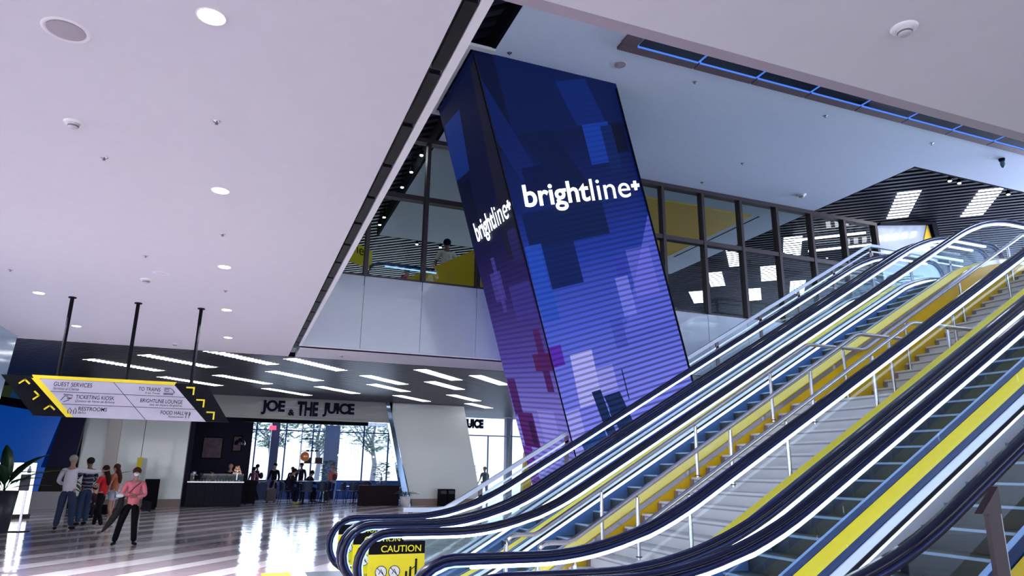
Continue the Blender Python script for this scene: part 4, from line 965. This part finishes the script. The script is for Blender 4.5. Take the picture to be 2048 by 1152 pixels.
# man in a white shirt seen from behind, pointing right
pose = dict(elR=(.40, .10, 1.36), wrR=(.62, .22, 1.38), elL=(-.27, .06, 1.13), wrL=(-.20, .22, 1.05), anR=(.16, .03, .10), anL=(-.15, -.02, .10), knR=(.12, .03, .5), knL=(-.12, .02, .5), face=(.5, 1, 0), toeR=(.5, 1, 0), toeL=(-.4, 1, 0))
person('grey-haired man in a white shirt and jeans, seen from behind, pointing', (-3.83, 20.78, 0), -.05, 1.80, pose, SK1, (.72, .70, .78), (.035, .05, .10), (.35, .31, .30), girth=1.18)
pose = dict(elR=(.28, .08, 1.14), wrR=(.12, .26, 1.08), elL=(-.28, .1, 1.14), wrL=(-.1, .26, 1.1), anR=(.13, .05, .10), anL=(-.12, -.05, .10))
person('man in a dark wavy-patterned shirt and jeans beside the pointing man', (-3.70, 22.3, 0), .7, 1.76, pose, SK2, wave_mat('wavy_shirt', (.01, .012, .04), (.30, .30, .38)), (.04, .07, .15), (.02, .015, .015), sleeve=.42, girth=1.1)
pose = dict(elR=(.24, -.03, 1.12), wrR=(.30, .12, .92), elL=(-.24, .05, 1.14), wrL=(-.10, .22, 1.16), anR=(.03, .14, .10), knR=(.06, .10, .5), anL=(-.06, -.14, .10), knL=(-.07, .0, .5))
person('woman with long dark hair, red top and black trousers, standing in the group', (-3.15, 21.3, 0), 1.15, 1.56, pose, SK1, (.62, .03, .035), (.008, .008, .01), (.03, .012, .012), (.5, .45, .45), sleeve=.35, hairstyle='long', girth=.92)
pose = dict(elL=(-.24, .05, 1.14), wrL=(-.12, .2, 1.05), anR=(.05, .10, .10), anL=(-.05, -.10, .10))
person('woman in an orange top and pale shorts, behind the woman in red', (-3.02, 22.2, 0), 1.3, 1.60, pose, SK3, (.55, .18, .10), (.60, .62, .75), (.08, .03, .02), (.3, .25, .25), sleeve=.3, legs='shorts', hairstyle='long', girth=.92)
pose = dict(pelvis=(0, 0, .42), waist=(0, .05, .56), chest=(0, .12, .72), up=(0, .16, .84), neck=(0, .19, .92), hb=(0, .21, .97), head=(0, .22, 1.05), crown=(0, .21, 1.11), shR=(.16, .16, .84), shL=(-.16, .16, .84), elR=(.22, .25, .62), wrR=(.12, .40, .50), elL=(-.22, .25, .62), wrL=(-.12, .40, .5), hipR=(.1, .02, .42), knR=(.15, .38, .52), anR=(.14, .3, .10), hipL=(-.1, .02, .42), knL=(-.15, .38, .52), anL=(-.14, .3, .1))
person('child crouching in dark clothes between the group and the wall', (-3.80, 25.0, 0), .9, 1.45, pose, SK3, (.05, .02, .03), (.02, .02, .03), (.03, .015, .01), hairstyle='short', girth=.9)
# people upstairs
person('man in a white spotted shirt seen from behind, upstairs behind the glass', (4.16, 15.0, 5.20), 0, 1.70, dict(elR=(.27, .04, 1.14), wrR=(.25, .16, 1.0), elL=(-.27, .02, 1.12), wrL=(-.27, .06, .9)), SK2, pattern_mat('spotted_shirt', (.62, .66, .62), (.16, .20, .22), 16, .22), (.02, .03, .05), (.01, .008, .008), sleeve=.42, girth=1.15)
person('person in a red top upstairs, head just above the glass balustrade', (3.32, 15.4, ZF+.01), .6, 1.42, None, SK1, (.6, .03, .08), (.02, .02, .03), (.03, .02, .02))
# people in the shop
W = dict(elR=(.22, .08, 1.14), wrR=(.22, .24, .98), anR=(.1, .16, .1), knR=(.1, .14, .5), anL=(-.1, -.18, .13), knL=(-.1, -.02, .5))
NB = dict(top=(.012, .014, .03), bottom=(.012, .014, .03))
person('person in pink with hands together by the left shop window', (.88, 36.1, 0), -.5, 1.55, W, SK1, (.45, .12, .2), (.02, .02, .05), (.02, .015, .02))
pb, k, J = person('person with a black backpack standing left of the window column', (1.05, 36.6, 0), 1.2, 1.68, W, SK2, **NB)
blob('backpack', [[(0, -.20*k, 1.38*k, .09), (0, -.23*k, 1.20*k, .12), (0, -.21*k, 1.03*k, .10)]], mat('backpack_black', (.01, .012, .03), .6), pb, 1)
person('tall person in dark clothes walking with a trolley case', (1.78, 35.0, 0), 2.6, 1.74, W, SK3, **NB, shoes=(.2, .12, .1))
person('standing person, left of the pair behind the seated guests', (2.75, 37.3, 0), 2.8, 1.58, None, SK2, **NB)
person('standing person, right of the pair behind the seated guests', (3.15, 37.0, 0), 2.6, 1.78, None, SK2, **NB)
SIT = dict(pelvis=(0, 0, .58), waist=(0, .04, .74), chest=(0, .12, .92), up=(0, .18, 1.04), neck=(0, .23, 1.13), hb=(0, .26, 1.18), head=(0, .29, 1.25), crown=(0, .29, 1.31), shR=(.18, .18, 1.03), shL=(-.18, .18, 1.03), elR=(.24, .28, .80), wrR=(.12, .48, .80), elL=(-.24, .28, .80), wrL=(-.12, .48, .80), hipR=(.1, .04, .56), knR=(.13, .44, .58), anR=(.13, .38, .12), hipL=(-.1, .04, .56), knL=(-.13, .44, .58), anL=(-.13, .38, .12))
person('large person in black seated at the near cafe table, yellow shoes', (2.20, 32.6, 0), -1.35, 1.95, SIT, SK1, **NB, girth=1.35, shoes=(.7, .6, .1))
person('person in black seated on the far side of the cafe table', (3.15, 34.2, 0), -1.2, 1.85, SIT, SK1, **NB, hairstyle='short', girth=1.15)
pb, k, J = person('person with pink sleeves and dark backpack standing in the shop', (4.55, 35.6, 0), .3, 1.66, W, SK3, (.75, .2, .2), (.02, .03, .12), (.4, .2, .12), (.3, .3, .3), sleeve=.9)
blob('backpack', [[(0, -.20*k, 1.38*k, .10), (0, -.23*k, 1.20*k, .13), (0, -.21*k, 1.0*k, .11)]], mat('backpack_brown', (.06, .035, .03), .6), pb, 1)
person('bald barista in black standing behind the shop counter', (-.15, 32.4, 0), PI-.3, 1.66, W, SK3, (.01, .01, .012), (.02, .02, .02), SK3)
person('barista with back turned at the left end of the counter', (-.85, 32.7, 0), .5, 1.45, W, SK1, (.10, .11, .12), (.02, .02, .02), (.02, .015, .015))
person('person in a green-shouldered black top behind the sloping guardrail', (12.3, 35.2, 0), 2.3, 1.72, W, SK3, (.01, .05, .035), (.01, .012, .03), (.3, .22, .15), sleeve=.4, legs='shorts')

# ------------------------------------------------------------------ shop furniture
t = thing('shop_counter', 'long black panelled counter with a glass display at the shop entrance', 'counter', (0, 0, 0))
b = MB()
for i in range(6): b.box((-1.68+i*.345, 31.0, .02), (-1.68+i*.345+.338, 31.6, .93))
b.build('counter_front', M_darkp, t)
MB().box((-1.69, 30.96, .935), (.42, 31.65, .975)).build('worktop', M_steel, t)
MB().box((-1.6, 31.0, .98), (.38, 31.012, 1.28)).box((.368, 31.02, .98), (.38, 31.5, 1.28)).build('display_glass', M_glassc, t)
random.seed(5)
pm = [mat('pastry_%d' % i, c, .7) for i, c in enumerate(((.35, .18, .08), (.5, .28, .12), (.12, .07, .05), (.6, .5, .4)))]
for i in range(16):
    x = -1.45+i*.112; r = random.uniform(.03, .05)
    tag(MB().sphere((0, 0, r*.7), r, 10, sz=.8).build('pastry', pm[i % 4], None, (x, 31.2+.08*(i % 2), .977)), 'small baked snack in the counter display glass', 'pastry', 'snacks in the counter display')
t = thing('tray_stack', 'lit tiered tray of orange packages on the right counter end', 'tray stack', (.13, 31.3, .976))
for z, wd in ((.30, .34), (.42, .26), (.52, .18)): MB().box((-wd/2, -.1, z), (wd/2, .1, z+.012)).build('shelf', M_steel, t)
MB().box((-.02, -.02, 0), (.02, .02, .52)).build('stand', M_steel, t)
for z, n in ((.312, 4), (.432, 3), (.532, 2)):
    for i in range(n): MB().box((-.04*n+.085*i-.01, -.06, z), (-.04*n+.085*i+.06, .05, z+.07+.02*(i % 2))).build('package', mat('package_orange', (.8, .38, .18), .5, emit=(.8, .35, .15), es=.15), t)
t = thing('juicer', 'chrome juice press at the left end of the counter', 'juicer', (-1.5, 31.35, .976))
MB().lathe([(.0001, 0), (.09, 0), (.09, .03), (.03, .05), (.03, .2), (.08, .24), (.08, .36), (.05, .40), (.0001, .40)], n=16).build('press_body', M_steel, t)
MB().tube([(.03, 0, .3), (.14, 0, .22)], .01, 6).build('handle', M_steel, t)
def pendant(x, y, z, zt, r, m, label, warm=False):
    t = thing('pendant_lamp', label, 'pendant lamp', (x, y, z), group='pendant lamps in the shop')
    MB().tube([(0, 0, r), (0, 0, zt-z)], .006, 5).build('cord', M_black, t)
    if r > .12: MB().lathe([(r*.95, 0), (r, r*.35), (r*.8, r*.8), (r*.3, r*1.1), (.04, r*1.3), (.04, r)], n=20).build('lamp_shade', m, t)
    else: MB().sphere((0, 0, 0), r, 10).build('bulb', m, t)
pendant(.10, 31.7, 2.45, 3.78, .22, mat('pendant_black', (.01, .01, .015), .2), 'black dome pendant over the counter')
M_bulb = emis('warm_bulb', (1, .72, .45), 9)
for i, (x, z) in enumerate(((4.75, 3.02), (5.0, 2.55), (4.65, 2.3), (4.55, 2.15), (5.2, 2.18), (5.1, 2.0), (5.45, 1.98), (5.35, 1.86), (5.75, 2.32), (5.95, 2.45), (6.2, 2.1), (4.85, 2.42))):
    pendant(x, 33.8+.15*(i % 4), z, 3.78, .04, M_bulb, 'small bare warm bulb hanging over the right side of the shop')
t = thing('pendant_lamp', 'large round copper globe lamp hanging above the cafe tables', 'pendant lamp', (2.92, 33.2, 2.05))
MB().sphere((0, 0, 0), .21, 20).build('globe', mat('copper', (.55, .22, .10), .15, .9, emit=(1, .4, .15), es=.10), t); MB().tube([(0, 0, .2), (0, 0, 1.73)], .006, 5).build('cord', M_black, t)
# hanging shelf rack
t = thing('hanging_rack', 'tall thin metal shelf rack hanging before the shop windows', 'rack')
b = MB()
for x in (2.85, 3.9):
    for y in (34.6, 35.0): b.tube([(x, y, 1.3), (x, y, 3.78)], .014, 5)
b.build('frame', M_bronze, t)
for z in (1.75, 2.3, 2.85, 3.4): MB().box((2.84, 34.6, z), (3.91, 35.0, z+.02)).build('shelf', M_bronze, t)
for x, z, wd in ((3.05, 1.77, .30), (3.55, 1.77, .30)):
    tag(MB().box((x, 34.65, z), (x+wd, 34.95, z+.26)).build('storage_box', mat('dark_box', (.05, .03, .03), .6)), 'dark box on the lowest shelf of the hanging rack, %s' % ('left one' if x < 3.3 else 'right one'), 'box')
for x, z in ((3.1, 2.32), (3.3, 2.32), (3.5, 2.32), (3.0, 2.87), (3.2, 2.87)):
    tag(MB().box((x, 34.7, z), (x+.14, 34.9, z+.06)).build('storage_box', mat('dark_box', (.05, .03, .03), .6)), 'small flat box on an upper shelf of the hanging rack', 'box', 'small boxes on the hanging rack')
# tables and chairs
M_chair = mat('chair_shell', (.02, .03, .08), .5)
def chair(label, loc, rz, sh=.46):
    t = thing('cafe_chair', label, 'chair', loc, rz, 'cafe chairs')
    MB().box((-.21, -.2, sh-.03), (.21, .2, sh+.015)).build('seat', M_chair, t)
    b = MB(); n = 8
    for i in range(n):
        a, e = PI*i/n, PI*(i+1)/n; c1 = (.22*math.cos(a), -.05-.18*math.sin(a)); c2 = (.22*math.cos(e), -.05-.18*math.sin(e))
        b.hexa([(c1[0], c1[1], sh+.02), (c2[0], c2[1], sh+.02), (c2[0]*.92, c2[1]+.015, sh+.02), (c1[0]*.92, c1[1]+.015, sh+.02)], [(c1[0]*1.1, c1[1]*1.1, sh+.3+.1*math.sin(a)), (c2[0]*1.1, c2[1]*1.1, sh+.3+.1*math.sin(e)), (c2[0], c2[1]+.01, sh+.3+.1*math.sin(e)), (c1[0], c1[1]+.01, sh+.3+.1*math.sin(a))])
    b.build('backrest', M_chair, t)
    for sx in (-1, 1):
        for sy in (-1, 1): MB().tube([(sx*.15, sy*.14, sh-.03), (sx*.23, sy*.22, 0)], .013, 5).build('leg', M_black, t)
    return t
c0 = chair('dark chair at the left end of the near cafe table, under the large guest', (2.15, 32.6, 0), -1.4, .58)
for x, y, rz, sh_, lb in ((3.25, 34.2, 1.7, 0, 'dark chair under the guest on the far side'), (3.7, 32.4, 2.8, 0, 'dark chair at the right end of the near table'), (4.0, 33.4, 2.9, 0, 'dark tall chair between the table and the backpack person'), (3.0, 32.0, .2, 0, 'dark chair on the viewer side of the near table'),
                         (4.55, 32.6, 1.2, 0, 'dark chair left of the round table'), (5.0, 31.9, .3, 0, 'dark curved chair close in front of the low dark wall, first'), (5.45, 32.3, .2, 0, 'dark curved chair close in front of the low dark wall, second'), (5.9, 33.9, 2.9, 0, 'dark chair behind the low dark wall'), (4.2, 34.8, 2.5, 0, 'tall chair beneath the copper lamp side, farther back')):
    dup(c0, (x, y, 0), rz, None, lb)
def table(label, loc, wd, dp, h, rnd=False):
    t = thing('cafe_table', label, 'table', loc, 0, 'cafe tables')
    if rnd: MB().lathe([(.0001, h-.03), (wd/2, h-.03), (wd/2, h), (.0001, h)], n=24).build('tabletop', mat('table_blue', (.10, .16, .34), .2), t)
    else: MB().box((-wd/2, -dp/2, h-.03), (wd/2, dp/2, h)).build('tabletop', mat('table_blue', (.10, .16, .34), .2), t)
    MB().tube([(0, 0, .02), (0, 0, h-.03)], .03, 8).lathe([(.0001, 0), (.25, 0), (.25, .015), (.03, .03)], n=16).build('table_base', M_black, t)
table('long high cafe table with two seated guests', (3.0, 33.1, 0), 1.35, .6, .98)
table('high cafe table behind the long one, near the rack', (3.9, 34.1, 0), 1.2, .6, .98)
table('round cafe table behind the low dark wall', (5.2, 33.0, 0), 1.1, 1, .76, True)
t = tag(MB().box((5.1, 31.0, 0), (6.86, 31.25, .86)).build('partition', mat('dark_wood_partition', (.014, .007, .011), .6, spec=.15)), 'low dark panel wall at the right side of the shop entrance', 'partition')
def bin_(x, label):
    t = thing('litter_bin', label, 'bin', (x, 30.6, 0)); MB().box((-.17, -.2, 0), (.17, .2, .72)).build('bin_body', M_signk, t); MB().box((-.13, -.204, .52), (.13, -.201, .66)).build('bin_opening', mat('bin_slot', (.03, .03, .035), .4), t)
bin_(8.72, 'black bin in front of the leaning pillar, left one of two'); bin_(9.08, 'black bin in front of the leaning pillar, right one of two')
def suitcase(label, loc, rz, m, h=.62, w_=.42):
    t = thing('suitcase', label, 'suitcase', loc, rz)
    b = MB(); pts = [(-w_/2, 0, .06), (w_/2, 0, .06), (w_/2, 0, h-.06), (w_/2-.06, 0, h), (-w_/2+.06, 0, h), (-w_/2, 0, h-.06)]
    b.prism([(p[0], -.12, p[2]) for p in pts], (0, .24, 0)); b.build('case_body', m, t)
    MB().tube([(-.1, 0, h), (-.1, 0, h+.35), (.1, 0, h+.35), (.1, 0, h)], .01, 5).build('handle', M_steel, t)
    for sx in (-1, 1): MB().sphere((sx*w_*.38, 0, .03), .03, 8).build('wheel', M_black, t)
suitcase('tall black suitcase standing at the right end of the counter', (.74, 32.2, 0), 0, mat('case_black', (.005, .005, .009), .6, spec=.1), 1.02, .42)
suitcase('grey ribbed trolley case pulled by the walking person', (1.68, 34.4, 0), .2, mat('case_grey', (.14, .11, .11), .5), .62)
suitcase('upright navy suitcase by the window, right of the backpack person', (1.38, 37.0, 0), 0, mat('case_navy', (.015, .04, .14), .4), .85, .4)
t = thing('exit_sign', 'small red exit sign hanging in the shop window', 'sign', (1.55, 36.3, 3.34))
MB().box((-.16, -.02, 0), (.16, .02, .2)).build('sign_box', emis('exit_red', (1, .02, .05), 2.2), t); MB().tube([(0, 0, .2), (0, 0, .44)], .012, 5).build('bracket', M_black, t)
for x, z, wd, hh, lb in ((-1.0, 2.35, .85, .95, 'dark framed picture on the shop wall, larger one'), (.0, 2.55, .4, .7, 'dark framed picture on the shop wall, smaller right one')):
    t = thing('framed_picture', lb, 'picture', (x, 33.44, z)); MB().box((-wd/2, 0, -hh/2), (wd/2, .04, hh/2)).build('frame', M_signk, t); MB().box((-wd/2+.05, -.004, -hh/2+.05), (wd/2-.05, 0, hh/2-.05)).build('canvas', mat('picture_art', (.10, .05, .07), .5, noise=.9, nscale=5), t)

# ------------------------------------------------------------------ things at far left
t = thing('sanitizer_stand', 'grey hand sanitizer dispenser on a pole near the left planter', 'dispenser', (-4.66, 20.4, 0))
MB().box((-.28, -.1, 0), (.22, .1, .015)).build('foot_plate', M_black, t); MB().box((-.02, -.02, .015), (.03, .02, 1.35)).build('pole', M_steel, t)
MB().box((-.14, -.07, .95), (.05, .05, 1.33)).build('dispenser_box', mat('dispenser_navy', (.012, .016, .05), .4), t); MB().lathe([(.0001, 1.36), (.04, 1.36), (.045, 1.44), (.02, 1.48), (.02, 1.53), (.0001, 1.53)], n=12).build('bottle', mat('bottle_clear', (.6, .7, .85), .1), t)
t = thing('light_box', 'glowing white panel with a dark base by the left planter', 'light box', (-6.05, 25.2, 0), .35)
MB().box((-.65, 0, .12), (.45, .12, 1.6)).build('lit_panel', emis('light_box_white', (.9, .95, 1), 1.6), t); MB().box((-.75, -.1, 0), (.5, .22, .12)).build('base', M_bronze, t)
t = thing('information_post', 'white post with a yellow top behind the group of people', 'post', (-3.45, 30.2, 0))
MB().box((-.12, -.1, 0), (.14, .1, 1.45)).build('post_body', M_trim, t); MB().box((-.02, -.102, 1.45), (.14, .1, 1.85)).build('yellow_head', M_signy, t)
t = thing('easel_board', 'black standing board behind the woman in pink', 'board', (-2.80, 29.6, 0)); MB().box((-.25, 0, .08), (.25, .04, 1.08)).build('board', M_signk, t); MB().box((-.22, -.1, 0), (.22, .14, .08)).build('base', M_signk, t)
bg_ = blob('duffel_bag', [[(-.16, 0, .10, .09), (0, 0, .12, .11), (.16, 0, .10, .09)]], mat('dark_red_bag', (.13, .015, .02), .7), None, 2); bg_.location = (-3.55, 26.4, 0); tag(bg_, 'dark red bag lying on the floor behind the women', 'bag')
tag(MB().box((-.35, -.2, 0), (.35, .2, .30)).build('bench', M_signk, None, (-4.1, 26.9, 0)), 'low black bench behind the crouching child', 'bench')

# ------------------------------------------------------------------ upstairs, behind the left glazing
t = thing('upper_escalator', 'yellow sided escalator rising upstairs behind the left glazing', 'escalator')
zy = lambda x: 5.40+(x-2.87)*.56
b = MB().prism([(1.85, 13.6, ZF+.012), (6.5, 13.6, ZF+.012), (6.5, 13.6, zy(6.5)), (1.85, 13.6, zy(1.85))], (0, .08, 0)); b.build('side_panel', M_yel, t)
MB().prism([(3.3, 14.6, ZF+.012), (6.5, 14.6, ZF+.012), (6.5, 14.6, 6.44), (3.4, 14.6, ZF+.02)], (0, .6, 0)).build('ramp_steps', M_step, t)
t = thing('upper_balustrade', 'dark curved escalator handrail behind the left glazing', 'balustrade')
P = [(2.2, 13.0, 4.95), (2.06, 13.0, 5.05), (2.02, 13.0, 5.25), (2.07, 13.0, 5.42), (2.21, 13.0, 5.51), (2.5, 13.0, 5.52), (3.4, 13.0, 5.50)]
P = [(p[0], p[1], p[2]) for p in P]
MB().tube(P, .03, 8).build('handrail', M_prof, t); MB().tube([(2.35, 13.0, 5.46), (3.4, 13.0, 5.44)], .014, 6).build('led_strip', M_ledb, t); MB().prism([(2.1, 13.0, 4.82), (3.4, 13.0, 4.82), (3.4, 13.0, 5.42), (2.2, 13.0, 5.43), (2.1, 13.0, 5.3)], (0, .012, 0)).build('glass_pane', M_glass, t)
t = thing('hanging_banner', 'yellow banner with black lettering behind the left glazing', 'banner', (0, 0, 0))
MB().prism([(1.0, 13.2, 6.22), (1.80, 13.2, 5.92), (2.12, 13.2, 5.80), (2.12, 13.2, 5.42), (1.66, 13.2, 5.55), (1.0, 13.2, 5.80)], (0, .04, 0)).build('banner_field', M_signy, t)
text('lettering', 'brightline', (1.12, 13.19, 5.86), (1, 0, -.30), (.0, 0, 1), .86, .26, M_ink, t, ext=.003)
MB().tube([(1.35, 13.22, 6.0), (1.35, 13.22, 8.2)], .01, 5).build('hanging_rod', M_black, t)

for (x0, y0, x1, y1, d) in ((14.3, 14.4, 15.6, 13.1, 'upper thin bright bar standing in for a reflection in the glazing, right end'), (15.4, 15.0, 16.6, 13.8, 'lower thin bright bar standing in for a reflection in the glazing, right end')):
    t = thing('reflection_bar', d, 'ceiling light')  # glowing bars added to imitate reflections in the glass
    MB().tube([(x0, y0, 8.08), (x1, y1, 8.08)], .03, 6).build('glow_bar', M_lamp, t)
    for q in (.15, .85): MB().tube([(x0+(x1-x0)*q, y0+(y1-y0)*q, 8.1), (x0+(x1-x0)*q, y0+(y1-y0)*q, 8.2)], .008, 5).build('bracket', M_black, t)
struct(MB().prism([(16.43, 12.08, 7.55), (16.85, 12.08, 7.55), (16.68, 12.08, 8.12)], (0, .015, 0)).build('trim_14', M_yel))
